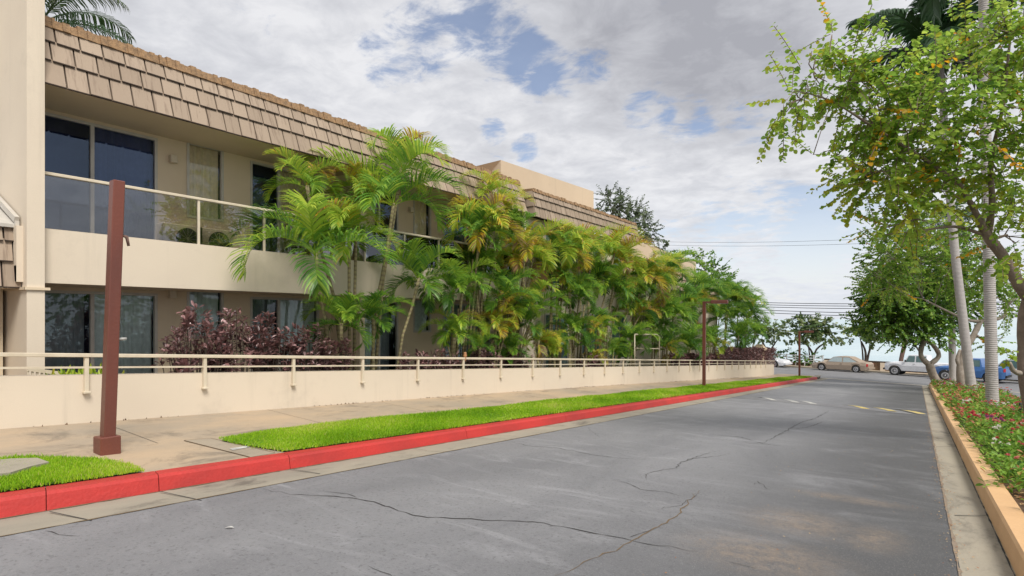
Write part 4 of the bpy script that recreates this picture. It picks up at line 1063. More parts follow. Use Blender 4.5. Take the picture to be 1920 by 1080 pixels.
def areca(px, py, bx, D, D0, s, var, rot, label, cane_r=.035, name='areca_palm'):
    c = atX(px, py, D); b = Vector((-D0, atX(bx, 680, D0).y, 0)); b.z = bedz(b.y)
    root = empty(name, b, label, 'palm', 'areca palms between the low wall and the building')
    m = b.lerp(c, .5); m.z += .05; m.y = b.y+(c.y-b.y)*.35; m.x = b.x+(c.x-b.x)*.35
    if (c-b).length > .5:
        mb = MB(); pts = [b, b.lerp(m, .5)+Vector((0, 0, .05)), m, m.lerp(c, .5)+Vector((0, (c.y-m.y)*.08, .02)), c+Vector((0, 0, .05))]
        mb.tube(pts, [cane_r*1.25, cane_r*1.05, cane_r, cane_r*.95, cane_r*1.15], 8); mb.build('trunk', M['cane'], root, smooth=True)
    o = bpy.data.objects.new('crown', AR[var]); sc.collection.objects.link(o); o.parent = root; o.location = c-b; o.rotation_euler = (rnd_.uniform(-.12, .12), rnd_.uniform(-.12, .12), rot); o.scale = (s, s, s)
    if px > 820: second_stem(root, px, py, D, D0, s*.8, (var+2) % 6 if var != 4 else 5)
rnd_ = random.Random(4)
def second_stem(root, px, py, D, D0, s, var):
    c = atX(px, py, D); b = Vector(root.location)
    dy, dz = rnd_.uniform(-.75, .75), -rnd_.uniform(.0, .5); c2 = Vector((c.x+rnd_.uniform(-.15, .15), c.y+dy, c.z+dz)); b_2 = b+Vector((rnd_.uniform(-.12, .12), rnd_.uniform(-.15, .15), 0))
    if c2.z-b_2.z < .7: return
    mb = MB(); m = b_2.lerp(c2, .55); m.y -= dy*.15; mb.tube([b_2, b_2.lerp(m, .5), m, m.lerp(c2, .5), c2], [.034, .03, .028, .026, .032], 7); mb.build('trunk', M['cane'], root, smooth=True)
    o = bpy.data.objects.new('crown', AR[var]); sc.collection.objects.link(o); o.parent = root; o.location = c2-b; o.rotation_euler = (rnd_.uniform(-.15, .15), rnd_.uniform(-.15, .15), rnd_.uniform(0, 6.28)); o.scale = (s, s, s)
    mb = MB(); b3_ = b+Vector((.05, rnd_.uniform(-.2, .2), 0)); c3 = b3_.lerp(c, .8)+Vector((0, rnd_.uniform(-.4, .4), 0)); mb.tube([b3_, b3_.lerp(c3, .5)+Vector((0, .05, 0)), c3], [.026, .024, .02], 6); mb.build('trunk', M['cane'], root, smooth=True)
PALMS = [  # px,py crown; base px; D crown; D base; scale; variant; rot; label
 (592, 480, 622, 10.3, 10.4, 1.12, 2, 2.6, 'short leaning palm nearest the camera, its arching fronds over the balcony parapet'),
 (575, 352, 650, 10.6, 10.5, .62, 0, .8, 'slim palm with small yellow tinged crown beside the dark second balcony door'),
 (655, 445, 655, 10.3, 10.4, .80, 0, 3.9, 'thin straight palm just right of the nearest short palm, crown level with the balcony rail'),
 (668, 350, 664, 10.7, 10.5, .58, 3, 2.0, 'slender palm with one orange frond hanging in front of the dark balcony'),
 (738, 385, 692, 10.2, 10.4, 1.2, 2, 1.2, 'tallest palm, its crown rising above the shingled roof edge'),
 (752, 318, 700, 10.35, 10.5, .85, 0, 5.2, 'upright young crown directly above the tallest palm, tips against the sky'),
 (786, 525, 738, 10.0, 10.2, .82, 4, .2, 'leaning palm with pale slanting cane and bright crown, below the glass balcony rail'),
 (700, 600, 700, 10.0, 10.1, .62, 5, 4.2, 'low dark bushy palm at the foot of the tallest palm'),
 (640, 610, 640, 10.1, 10.2, .70, 4, 1.1, 'low spreading palm behind the purple shrubs'),
 (905, 428, 862, 10.1, 10.4, 1.10, 3, .5, 'tall palm with orange leaf bases, left of the shingled roof corner'),
 (925, 365, 880, 10.5, 10.5, .70, 1, 2.2, 'upright crown touching the roof line right above the orange based palm'),
 (868, 540, 850, 9.9, 10.1, .70, 2, 1.9, 'mid height palm with long drooping fronds left of the shingled corner'),
 (855, 625, 845, 9.8, 9.9, .58, 0, 5.9, 'low palm with one bright yellow green arching frond beside the rusty clamp'),
 (945, 560, 930, 9.9, 10.1, .85, 5, 3.1, 'dark green palm in the middle of the row with overlapping fronds'),
 (1000, 480, 958, 10.1, 10.3, .92, 1, 4.4, 'bright palm directly beneath the roof corner'),
 (1003, 580, 962, 9.8, 10.0, .7, 2, .9, 'palm with a long slanting bare cane beneath the roof corner'),
 (1060, 470, 1045, 10.1, 10.3, .95, 3, 1.6, 'palm with orange and brown fronds right of the roof corner'),
 (1068, 550, 1075, 9.9, 10.1, .72, 4, 5.0, 'blue green palm below the orange brown fronds'),
 (1110, 475, 1085, 10.3, 10.3, .90, 0, 3.5, 'palm below the plain penthouse end, crown in front of the shingles'),
 (1152, 478, 1110, 10.0, 10.2, 1.02, 1, 5.5, 'yellow green palm with a golden crown at the far end of the shingled roof'),
 (1150, 540, 1128, 9.9, 10.0, .75, 2, 2.7, 'palm of several thin canes under the golden crowned palm'),
 (1200, 520, 1150, 10.1, 10.3, 1.0, 3, .1, 'russet tinted palm left of the tall handrail hoop'),
 (1232, 525, 1165, 9.9, 10.1, 1.0, 1, 4.0, 'leaning palm arching over the tall handrail hoop'),
 (1185, 640, 1180, 9.7, 9.8, .75, 4, 1.4, 'low bright palm beside the left foot of the handrail hoop'),
 (1262, 505, 1240, 10.4, 10.4, .95, 4, 2.4, 'dark palm rising right of the handrail hoop'),
 (1262, 590, 1258, 9.9, 10.1, 1.0, 2, 5.7, 'full green palm between the handrail hoop and the lamp post'),
 (1295, 570, 1290, 10.2, 10.2, 1.05, 5, .7, 'deep green palm left of the lamp post with box head'),
 (1290, 640, 1285, 9.6, 9.8, .9, 4, 3.8, 'low palm at the wall just left of the lamp post base'),
 (1320, 545, 1320, 10.3, 10.3, 1.15, 4, 4.9, 'tall green palm right behind the lamp head'),
 (1345, 590, 1340, 9.9, 10.0, 1.1, 2, 1.0, 'green palm just right of the lamp post'),
 (1362, 560, 1358, 10.4, 10.3, 1.15, 5, 2.9, 'dark palm two crowns right of the lamp post'),
 (1385, 570, 1378, 10.1, 10.1, 1.2, 4, 5.3, 'last tall palm but one before the street end of the row'),
 (1402, 590, 1392, 9.9, 10.0, 1.15, 2, .4, 'last tall palm at the street end of the row'),
 (1385, 630, 1380, 9.6, 9.7, 1.0, 4, 2.1, 'low palm above the dark red hedge'),
 (905, 500, 900, 10.4, 10.4, .6, 4, 3.3, 'dark palm half hidden behind the tall orange based palm'),
 (965, 450, 950, 10.5, 10.4, .7, 5, 1.3, 'shaded palm against the end wall left of the roof corner palms'),
 (900, 655, 895, 9.8, 9.8, .42, 5, 2.8, 'low dark palm just right of the rusty clamp'),
 (960, 658, 958, 9.8, 9.8, .42, 4, 4.6, 'low palm among the purple shrubs under the roof corner'),
 (1035, 510, 1030, 10.4, 10.4, .7, 5, .4, 'dark palm between the roof corner palm and the orange brown one'),
 (1040, 655, 1040, 9.8, 9.8, .45, 0, 2.3, 'low yellow green palm near the middle of the wall'),
 (1105, 520, 1100, 10.4, 10.4, .7, 4, 5.6, 'green palm filling the row under the penthouse end'),
 (1100, 650, 1098, 9.8, 9.8, .45, 5, 3.7, 'low dark palm under the golden crowned palm'),
 (1190, 580, 1185, 10.3, 10.2, .9, 5, 2.2, 'dark palm behind the left side of the handrail hoop'),
 (1225, 600, 1222, 10.4, 10.3, .95, 4, .9, 'shaded green palm directly behind the handrail hoop'),
 (1150, 655, 1148, 9.8, 9.8, .45, 2, 4.9, 'low green palm left of the handrail hoop near the wall'),
 (1250, 650, 1248, 9.6, 9.7, .7, 5, 1.7, 'low dark palm just right of the handrail hoop'),
 (1330, 640, 1328, 9.6, 9.7, .85, 5, 5.2, 'low dark palm right of the lamp post base above the hedge'),
 (930, 610, 926, 9.9, 9.9, .55, 3, 1.1, 'low golden palm under the middle of the row'),
 (1010, 640, 1008, 9.8, 9.8, .5, 1, 2.0, 'low pale green palm under the roof corner, close to the wall'),
 (1070, 620, 1068, 9.9, 9.9, .6, 4, 3.1, 'low shaded palm under the orange brown fronds'),
 (1128, 610, 1126, 9.9, 9.9, .6, 5, .3, 'low blue green palm left of the handrail, behind the thin canes'),
 (1415, 625, 1408, 10.0, 9.9, .8, 4, 3.0, 'small palm at the very street end of the row')]
for p in PALMS:
    areca(p[0], p[1], p[2], p[3], p[4], p[5]*(1.0 if p[0] < 950 else 1.12), p[6], p[7], p[8])
# bed
mb = MB()
for a, b in zip(Ys, Ys[1:]):
    if a < -8: continue
    mb.poly([(-14, a, bedz(a)-.15), (XW-.19, a, min(bedz(a), wt(a)-.05)), (XW-.19, b, min(bedz(b), wt(b)-.05)), (-14, b, bedz(b)-.15)])
structure(mb.build('planting_bed', M['soil']))

# ------------------------------------------------------------ purple cordyline shrubs
def ti_shrub(px, D, top_py, width, label, seed, n=16, leaf=.125, low=.3, dens=9):
    c = atX(px, top_py, D); rs = np.random.RandomState(seed); b = Vector((-D, c.y, bedz(c.y))); root = empty('cordyline_shrub', b, label, 'shrub', 'purple shrubs behind the low wall')
    P, Dd, N, Ln, W, T = [], [], [], [], [], []; mb = MB(); H = c.z-b.z
    for i in range(int(n*2.0)):
        dx, dy = rs.uniform(-.35, .35)*min(1, width), rs.uniform(-.5, .5)*width; hh = H*(1-.30*(abs(dy)/width*2)**2)*rs.uniform(1-low*1.6, 1.0)
        e = np.array([-D+dx, c.y+dy, b.z+hh]); s0 = np.array([-D+dx*.4, c.y+dy*.5, b.z])
        mb.tube([s0, (s0+e)/2+rs.normal(0, .03, 3), e], [.010, .008, .006], 4)
        tt = rs.normal(.5, .2)
        for lev in range(2):
            cc = e-np.array([0, 0, .14*lev])
            for k in range(dens):
                az = rs.uniform(0, 6.28); el = rs.uniform(-.2, 1.2); d = np.array([math.cos(az)*math.cos(el), math.sin(az)*math.cos(el), math.sin(el)])
                nn = np.array([0, 0, 1.])+rs.normal(0, .3, 3); nn -= d*nn.dot(d); nn /= np.linalg.norm(nn)
                P.append(cc+rs.normal(0, .03, 3)); Dd.append(d); N.append(nn); l = leaf*rs.uniform(.6, 1.15); Ln.append(l); W.append(l*.40); T.append(np.clip(tt+rs.normal(0, .2)-.10*lev, 0, 1))
    V, F, T = leaf_quads(*[np.array(a) for a in (P, Dd, N, Ln, W, T)]); link('leaves', npmesh('leaves', V, F, T, M['ti']), root); mb.build('stems', M['bark_dark'], root)
ti_shrub(370, 9.9, 574, 1.0, 'reddest and tallest purple shrub, in front of the narrow ground floor window', 1, 30)
ti_shrub(448, 9.9, 576, .85, 'purple shrub second from the left, tall, against the cream wall strip', 2, 24)
ti_shrub(503, 9.9, 584, .75, 'purple shrub third from the left, in front of the dark ground floor door', 3, 22)
ti_shrub(572, 9.9, 612, 1.0, 'dull purple shrub left of the first palm canes', 4, 26)
ti_shrub(625, 9.9, 628, .8, 'smaller dull purple shrub at the foot of the first palms', 5, 20)
ti_shrub(780, 9.8, 655, .9, 'low purple shrub behind the railing at the leaning palm', 6, 18)
ti_shrub(830, 9.8, 655, .9, 'low purple shrub just left of the rusty clamp', 7, 18)
ti_shrub(905, 9.8, 650, 1.1, 'low purple shrub right of the rusty clamp', 8, 22)
ti_shrub(965, 9.8, 655, 1.1, 'low purple shrub under the roof corner palms', 9, 22)
ti_shrub(1110, 9.7, 665, 1.3, 'low purple shrub under the golden crowned palm', 10, 20)
ti_shrub(345, 9.6, 672, .3, 'small leafy plant at the foot of the reddest purple shrub', 17, 6, .16)
# dark red hedge at the end
def hedge(px0, px1, D, py, label, seed):
    y0, y1 = yof(px0, D), yof(px1, D); rs = np.random.RandomState(seed); n = int((y1-y0)*900)
    Y = rs.uniform(y0, y1, n); X = -D+rs.uniform(-.35, .35, n); base_ = np.array([wt(y)-.2 for y in Y]); top = np.array([zof(px0, py, D)+(zof(px1, py, D)-zof(px0, py, D))*(y-y0)/(y1-y0) for y in Y])
    u = 1-rs.random_sample(n)**2.2; Z = base_+(top-base_)*u+rs.normal(0, .04, n)
    D_ = unit(rs.normal(0, 1, (n, 3))+np.array([0.4, 0, .5])); N_ = unit(np.cross(D_, rs.normal(0, 1, (n, 3))))
    V, F, T = leaf_quads(np.stack([X, Y, Z], 1), D_, N_, rs.uniform(.1, .2, n), rs.uniform(.04, .07, n), np.clip(rs.normal(.35, .2, n), 0, 1))
    o = link('hedge', npmesh('hedge', V, F, T, M['ti'])); tag(o, label, 'hedge')
hedge(1352, 1446, 9.7, 655, 'dark red clipped hedge behind the street end of the railing', 3)
hedge(1265, 1348, 9.7, 668, 'low dark red hedge behind the railing beside the second lamp post', 4)
# green grassy plant behind the wall by the near post
def tuft(px, py, D, label, seed, h=.35):
    c = atX(px, py, D); rs = np.random.RandomState(seed); P, Dd, N, Ln, W, T = [], [], [], [], [], []
    for k in range(90):
        az = rs.uniform(0, 6.28); el = rs.uniform(.5, 1.45); d = np.array([math.cos(az)*math.cos(el), math.sin(az)*math.cos(el), math.sin(el)]); nn = np.cross(d, [math.sin(az), -math.cos(az), 0])
        P.append(np.array([c.x, c.y, c.z])+rs.normal(0, .09, 3)*[1, 2.2, .3]); Dd.append(d); N.append(nn); Ln.append(h*rs.uniform(.6, 1.1)); W.append(.035); T.append(rs.uniform(.5, .85))
    V, F, T = leaf_quads(*[np.array(a) for a in (P, Dd, N, Ln, W, T)]); tag(link('spiky_plant', npmesh('spiky_plant', V, F, T, M['areca'])), label, 'plant')
tuft(166, 712, 9.65, 'bright green spiky plant poking above the wall beside the nearest brown post', 3, .2)
# lantern-like pillar at the hedge end
p = atX(1424, 668, 9.75); pr_ = empty('gate_pillar', (p.x, p.y, p.z), 'small tan stepped stone pillar top beyond the dark red hedge', 'pillar')
mb = MB(); mb.box(p.x-.3, p.x+.3, p.y-.3, p.y+.3, p.z-1.2, p.z+.45); mb.build('shaft', M['penthouse'], pr_, bevel=.02)
mb = MB(); mb.box(p.x-.45, p.x+.45, p.y-.45, p.y+.45, p.z+.45, p.z+.62); mb.hexa([(p.x-.38, p.y-.38, p.z+.62), (p.x+.38, p.y-.38, p.z+.62), (p.x+.38, p.y+.38, p.z+.62), (p.x-.38, p.y+.38, p.z+.62), (p.x-.2, p.y-.2, p.z+.9), (p.x+.2, p.y-.2, p.z+.9), (p.x+.2, p.y+.2, p.z+.9), (p.x-.2, p.y+.2, p.z+.9)]); mb.build('cap', M['penthouse'], pr_, bevel=.02)

# ------------------------------------------------------------ trees
def pxb(px, py, Zc, rpx, rpy, n, rd=None):
    """blob from its place and size, at distance Zc"""
    a, b, u = raydir(px, py); s = Zc/FPX
    return ((a*Zc, b*Zc, EYE+u*Zc), (rpx*s, (rd if rd else rpx*s*.9), rpy*s), n)
def pz(px, py, Zc):
    a, b, u = raydir(px, py); return (a*Zc, b*Zc, EYE+u*Zc)
# near orchid tree on the right
limbsF = [([pz(1958, 850, 10.6), pz(1929, 740, 10.6), pz(1920, 650, 10.6), pz(1926, 570, 10.5), pz(1950, 500, 10.3), pz(1975, 400, 10.0)], [.15, .115, .10, .10, .08, .06]),
          ([pz(1930, 560, 10.5), pz(1905, 525, 10.4), pz(1880, 480, 10.3), pz(1850, 440, 10.2), pz(1825, 390, 10.0), pz(1790, 330, 9.8)], [.10, .095, .085, .075, .045, .03]),
          ([pz(1852, 442, 10.2), pz(1860, 380, 10.1), pz(1858, 300, 9.9), pz(1880, 200, 9.7), pz(1895, 60, 9.5)], [.06, .05, .035, .025, .015]),
          ([pz(1800, 345, 9.9), pz(1720, 290, 9.6), pz(1640, 240, 9.3), pz(1560, 190, 9.0), pz(1490, 170, 8.9)], [.035, .028, .02, .013, .006]),
          ([pz(1845, 440, 10.2), pz(1790, 425, 10.1), pz(1730, 432, 10), pz(1660, 440, 9.9)], [.03, .022, .014, .008])]
blF = [pxb(1830, 130, 9.6, 95, 110, 62), pxb(1720, 200, 9.4, 90, 75, 62), pxb(1800, 270, 9.8, 85, 80, 60), pxb(1650, 190, 9.2, 70, 55, 36),
       pxb(1590, 150, 9.0, 60, 45, 20), pxb(1530, 125, 8.9, 45, 45, 10), pxb(1500, 190, 8.9, 45, 25, 8), pxb(1560, 65, 9.0, 18, 30, 4), pxb(1880, 330, 10.0, 70, 80, 44),
       pxb(1690, 300, 9.5, 75, 60, 50), pxb(1640, 340, 9.5, 60, 38, 26), pxb(1750, 360, 9.9, 80, 45, 32), pxb(1890, 60, 9.5, 50, 60, 22), pxb(1890, 440, 10.1, 50, 60, 20),
       pxb(1700, 415, 10.0, 55, 25, 14), pxb(1640, 230, 9.3, 50, 40, 16), pxb(1525, 290, 9.0, 14, 8, 2), pxb(1470, 215, 8.8, 22, 10, 3), pxb(1960, 200, 9.8, 60, 200, 50), pxb(1930, 560, 10.4, 30, 30, 6)]
tree('orchid_tree', 'large near tree with light green and few orange leaves over the right kerb', 'tree', pz(1950, 850, 10.6), limbsF, [(c_, r_, n_*1.4) for c_, r_, n_ in blF], .092, 'leaf_light', 'bark_mid', 21,
     per=19, twig=(.35, .85), tintmean=.55, tintsd=.22, droop=.35, orange=.035, flat=.7)
q = pz(1898, 690, 10.45)
tm = tree('sprouting_tree_stub', 'knobbly cut branch stub with a few yellow green leaves on the trunk at right edge', 'branch', q, [([pz(1912, 700, 10.5), pz(1900, 695, 10.45), pz(1893, 680, 10.4)], [.05, .04, .03])],
     [pxb(1888, 664, 10.3, 10, 12, 6)], .08, 'leaf_light', 'bark_grey', 22, per=7, twig=(.05, .15), tintmean=.75, link_limbs=False)
# mid trees in the planter
yD = 46; D0 = atY(1758, 720, yD); zD = D0.y*CA-D0.x*SA
def zc_of(P): return P.y*CA-P.x*SA
zD = zc_of(D0); gD = G(D0.x, D0.y)
def g_at(px, Zc):
    a, b, u = raydir(px, 600); return Vector((a*Zc, b*Zc, G(a*Zc, b*Zc)+.08))
tree('shade_tree', 'forked tree at the street tip of the planter with dense dark green rounded crown', 'tree', g_at(1758, zD),
     [([g_at(1760, zD), pz(1748, 700, zD), pz(1742, 682, zD)], [.28, .24, .24]), ([pz(1742, 684, zD), pz(1727, 668, zD), pz(1730, 645, zD), pz(1745, 625, zD), pz(1750, 590, zD)], [.17, .14, .13, .12, .07]),
      ([pz(1744, 683, zD), pz(1760, 668, zD), pz(1752, 650, zD), pz(1730, 630, zD), pz(1700, 590, zD)], [.16, .14, .12, .10, .06]), ([pz(1728, 665, zD), pz(1718, 650, zD), pz(1700, 620, zD)], [.06, .05, .03])],
     [pxb(1690, 575, zD, 62, 48, 150), pxb(1740, 540, zD, 60, 70, 150), pxb(1660, 540, zD-1, 45, 40, 70), pxb(1650, 600, zD, 45, 30, 60), pxb(1790, 560, zD+1, 50, 60, 100), pxb(1720, 480, zD, 60, 45, 90), pxb(1720, 620, zD, 55, 25, 60), pxb(1635, 570, zD, 22, 30, 20)],
     .17, 'leaf_mid', 'bark_grey', 31, per=18, twig=(.5, 1.3), tintmean=.5, tintsd=.26, droop=.3, twr=.012, dens=2.2)
zE = zc_of(atY(1803, 745, 37))
tree('shade_tree', 'twisted grey tree between the ringed palm trunks with light green crown', 'tree', g_at(1806, zE),
     [([g_at(1806, zE), pz(1803, 720, zE), pz(1800, 690, zE), pz(1808, 660, zE), pz(1822, 635, zE), pz(1840, 600, zE)], [.23, .19, .17, .15, .14, .11]),
      ([pz(1802, 690, zE), pz(1795, 675, zE), pz(1800, 655, zE)], [.12, .1, .05]), ([pz(1838, 602, zE), pz(1815, 600, zE), pz(1780, 585, zE), pz(1730, 560, zE)], [.09, .07, .05, .03]),
      ([pz(1840, 602, zE), pz(1880, 595, zE), pz(1892, 570, zE), pz(1930, 540, zE)], [.09, .07, .06, .03])],
     [pxb(1720, 480, zE, 62, 45, 75), pxb(1660, 470, zE-1, 45, 38, 40), pxb(1790, 490, zE, 60, 60, 80), pxb(1670, 530, zE, 45, 35, 40), pxb(1850, 520, zE, 55, 60, 80), pxb(1900, 560, zE+1, 40, 50, 36), pxb(1640, 430, zE-1, 25, 20, 9), pxb(1740, 430, zE, 50, 28, 30), pxb(1640, 510, zE-1, 25, 20, 10), pxb(1860, 640, zE, 30, 18, 8)],
     .13, 'leaf_light', 'bark_grey', 33, per=15, twig=(.4, 1.0), tintmean=.36, tintsd=.22, droop=.3, orange=.02, twr=.01, dens=2.1)
for (x_, y_, lab, sd_) in ((7.5, 5.5, 'leafy tree across the side road, out of the picture but mirrored in the balcony glass', 81), (8.5, 12.5, 'second leafy tree across the side road, mirrored in the balcony glass', 82)):
    g_ = G(x_, y_); tree('shade_tree', lab, 'tree', (x_, y_, g_), [([(x_, y_, g_), (x_+.1, y_, g_+1.5), (x_-.1, y_+.1, g_+3)], [.2, .16, .1])],
         [((x_, y_, g_+3.6), (1.9, 1.9, 1.3), 90), ((x_-.5, y_+1.3, g_+3.0), (1.4, 1.4, 1.0), 45), ((x_+.3, y_-1.3, g_+3.0), (1.4, 1.4, 1.0), 45)], .16, 'leaf_mid', 'bark_grey', sd_, per=12, twig=(.4, 1.0))
# ringed palms
CO = [palm_crown(51, 15, 3.6, 1.0, 40, 'coco', (.5, .3, .03), elev=(1.35, -.35), sag=(1.1, 1.9), width=.075, vee=.15, droop=.8, rach=.035)]
COX = palm_crown(58, 15, 3.9, 1.15, 46, 'coco', (.45, .2, .0), elev=(1.25, -.45), sag=(.9, 1.6), width=.12, vee=.05, droop=.7, rach=.045)
def tall_palm(pts, rad, label, rot, s=1.0, mesh=None, nm='palm_tree'):
    root = empty(nm, pts[0], label, 'palm', 'tall palms with pale ringed trunks')
    mb = MB(); P = [Vector(p) for p in pts]; out, ro = [], []
    for i in range(len(P)-1):
        for k in range(6): t = k/6; out.append(P[i].lerp(P[i+1], t)); ro.append(rad[i]*(1-t)+rad[i+1]*t)
    out.append(P[-1]); ro.append(rad[-1]); ro[0] *= 1.25; ro[1] *= 1.08
    mb.tube(out, ro, 16); mb.build('trunk', M['palm_trunk'], root, smooth=True)
    o = bpy.data.objects.new('crown', mesh or CO[0]); sc.collection.objects.link(o); o.parent = root; o.location = P[-1]-P[0]; o.rotation_euler = (0, 0, rot); o.scale = (s, s, s)
zA = zc_of(onG(1861, 780, .1)); zB = zc_of(onG(1823, 742, .1)); zC = 38.5
tall_palm([g_at(1861, zA), pz(1858, 640, zA), pz(1853, 440, zA), pz(1847, 200, zA), pz(1842, -150, zA)], [.145, .138, .13, .12, .11], 'straightest palm trunk, nearest in the flower bed, its crown above the picture', .5)
tall_palm([g_at(1823, zB), pz(1808, 620, zB), pz(1791, 480, zB), pz(1772, 260, zB), pz(1762, 100, zB)], [.19, .18, .165, .15, .12], 'leaning ringed palm whose dark crown shows at the top above the near tree', 2.2, 1.1, COX)
tall_palm([g_at(1787, zC), pz(1785, 640, zC), pz(1783, 520, zC), pz(1781, 420, zC)], [.21, .20, .18, .15], 'slim distant palm trunk behind the fork of the dark rounded tree', 1.2, .8)
# coconut palm behind the building, top left
c = pz(75, 45, 22); root = empty('coconut_palm', (c[0], c[1], -1), 'coconut palm behind the shingled roof at top left', 'palm')
mb = MB(); mb.tube([(c[0], c[1], -1), (c[0], c[1], c[2])], [.2, .15], 10); mb.build('trunk', M['palm_trunk'], root, smooth=True)
me = palm_crown(57, 14, 3.6, .95, 44, 'coco', (.6, .4, .05), elev=(1.2, -.4), sag=(1.0, 1.7), width=.05, vee=.0, droop=1.3, rach=.03)
o = bpy.data.objects.new('crown', me); sc.collection.objects.link(o); o.parent = root; o.location = (0, 0, c[2]+1); o.rotation_euler = (0, 0, .3); o.scale = (1.15, 1.15, 1.15)
# trees behind the building
tree('ironwood_tree', 'wispy dark tree behind the tan penthouse and shingled roof', 'tree', pz(1175, 560, 48), [([pz(1175, 560, 48), pz(1172, 470, 48), pz(1160, 400, 48)], [.3, .25, .1])],
     [pxb(1150, 385, 48, 30, 22, 40), pxb(1178, 410, 48, 32, 28, 60), pxb(1205, 430, 48, 24, 22, 40), pxb(1140, 370, 48, 16, 10, 8), pxb(1220, 450, 48, 14, 16, 14)], .17, 'leaf_iron', 'bark_dark', 41, per=16, twig=(.5, 1.2), tintmean=.6, tintsd=.35, twr=.012, dens=1.9)
tree('ironwood_tree', 'thin scraggly treetop above the flat parapet of the farthest block', 'tree', pz(1243, 560, 50), [([pz(1243, 560, 50), pz(1243, 470, 50)], [.12, .05])],
     [pxb(1243, 468, 50, 12, 9, 8), pxb(1252, 476, 50, 8, 6, 4)], .25, 'leaf_iron', 'bark_dark', 42, per=10, twig=(.4, .9), twr=.02)
tree('ironwood_tree', 'dark green treetop behind the roof of the farthest block', 'tree', pz(1330, 600, 58), [([pz(1330, 600, 58), pz(1325, 520, 58)], [.25, .12])],
     [pxb(1315, 495, 58, 18, 16, 26), pxb(1335, 515, 58, 22, 18, 34), pxb(1360, 530, 58, 20, 14, 26)], .30, 'leaf_mid', 'bark_dark', 43, per=11, twig=(.7, 1.5), twr=.02)
# sea grape trees by the shore
for (px, pw, ph, py, nt, lab, sd_) in [(1440, 34, 26, 622, 34, 'small sea grape tree by the shore right of the palm row', 61), (1525, 62, 26, 618, 90, 'wide sea grape tree by the shore, behind the slim lamp post', 62), (1625, 34, 22, 625, 34, 'sparse sea grape tree at the shore wall, left of the dark rounded tree', 63)]:
    Z = zc_of(atV(px, 600, 67.5)); a = atV(px-4, 600, 67.5); a.z = -4.0
    bl = [pxb(px-pw*.45, py, Z, pw*.55, ph*.8, nt*.35), pxb(px+pw*.4, py+4, Z, pw*.6, ph*.75, nt*.4), pxb(px, py-8, Z, pw*.5, ph*.7, nt*.35)]
    tree('sea_grape_tree', lab, 'tree', a, [([a, pz(px-2, 662, Z), pz(px-pw*.3, 640, Z)], [.14, .11, .06]), ([a+Vector((.1, 0, .6)), pz(px+6, 655, Z), pz(px+pw*.5, 638, Z)], [.12, .1, .05]), ([a+Vector((-.1, 0, .5)), pz(px-8, 658, Z), pz(px-12, 635, Z)], [.08, .07, .04])],
         bl, .30, 'leaf_grape', 'bark_dark', sd_, group='sea grape trees along the shore', per=12, twig=(.4, .9), tintmean=.45, tintsd=.3, twr=.015, dens=2.2)
Z = zc_of(atV(1690, 600, 67)); a = atV(1688, 600, 67); a.z = -3.6
tree('shore_tree', 'slim leaning dark red trunk by the shore, above the hood of the white jeep', 'tree', a, [([a, pz(1690, 672, Z), pz(1697, 640, Z), pz(1700, 600, Z)], [.2, .19, .17, .12])], [pxb(1700, 600, Z, 40, 25, 40)], .24, 'leaf_mid', 'bark_red', 64, per=11, twig=(.5, 1.1), twr=.015)
# shoreline bushes
def bush(px, py, v, rx, rz, n, label, seed, matn='leaf_mid', leaf=.22):
    rs = np.random.RandomState(seed); c = atV(px, py, v); s = zc_of(c)/FPX
    arr, tw = crown_leaves(rs, [((c.x, c.y, c.z), (rx*s, rx*s*.5, rz*s), n)], leaf, per=9, twig=(.2, .5), tintmean=.3, shell=.3)
    V, F, T = leaf_quads(*arr); tag(link('bush', npmesh('bush', V, F, T, M[matn])), label, 'bush')
bush(1478, 668, 66.9, 38, 12, 70, 'dark green bush growing over the white fence by the shore', 71)
bush(1520, 672, 66.9, 26, 12, 40, 'low dark bush in front of the shore fence right of the slim lamp post', 72)

# ------------------------------------------------------------ shore wall, fence, cars, wires
def seg_on_v(px0, px1, v, z0, z1, th, mat, name, label, cat):
    a, b = atV(px0, 600, v), atV(px1, 600, v); d = (b-a); d.z = 0; n_ = Vector((-d.y, d.x, 0)).normalized()*th
    mb = MB(); k = 10
    for i in range(k):
        p, q = a.lerp(b, i/k), a.lerp(b, (i+1)/k)
        g1, g2 = G(p.x, p.y)+.1, G(q.x, q.y)+.1
        mb.hexa([(p.x, p.y, g1+z0), (q.x, q.y, g2+z0), (q.x+n_.x, q.y+n_.y, g2+z0), (p.x+n_.x, p.y+n_.y, g1+z0), (p.x, p.y, g1+z1), (q.x, q.y, g2+z1), (q.x+n_.x, q.y+n_.y, g2+z1), (p.x+n_.x, p.y+n_.y, g1+z1)])
    return mb
sw = empty('shore_wall', atV(1600, 690, 66.3), 'low brown stone wall with dark coping along the shore behind the parked cars', 'wall')
seg_on_v(1545, 1990, 66.3, -.1, .78, .3, 0, '', '', '').build('stone_wall', M['lava'], sw)
seg_on_v(1545, 1990, 66.22, .781, .90, .45, 0, '', '', '').build('coping', M['bark_dark'], sw)
for px in (1549, 1612, 1655):
    a = atV(px, 600, 66.1); g = G(a.x, a.y)+.1; mb = MB(); mb.box(a.x-.2, a.x+.2, a.y-.15, a.y+.15, g, g+.77); mb.build('pier', M['stucco'], sw)
fn = empty('shore_fence', atV(1490, 690, 66.3), 'white horizontal rail fence by the shore left of the brown stone wall', 'fence')
for h in (.35, .6, .85, 1.1):
    seg_on_v(1385, 1543, 66.3, h, h+.07, .06, 0, '', '', '').build('rail', M['car_white'], fn)
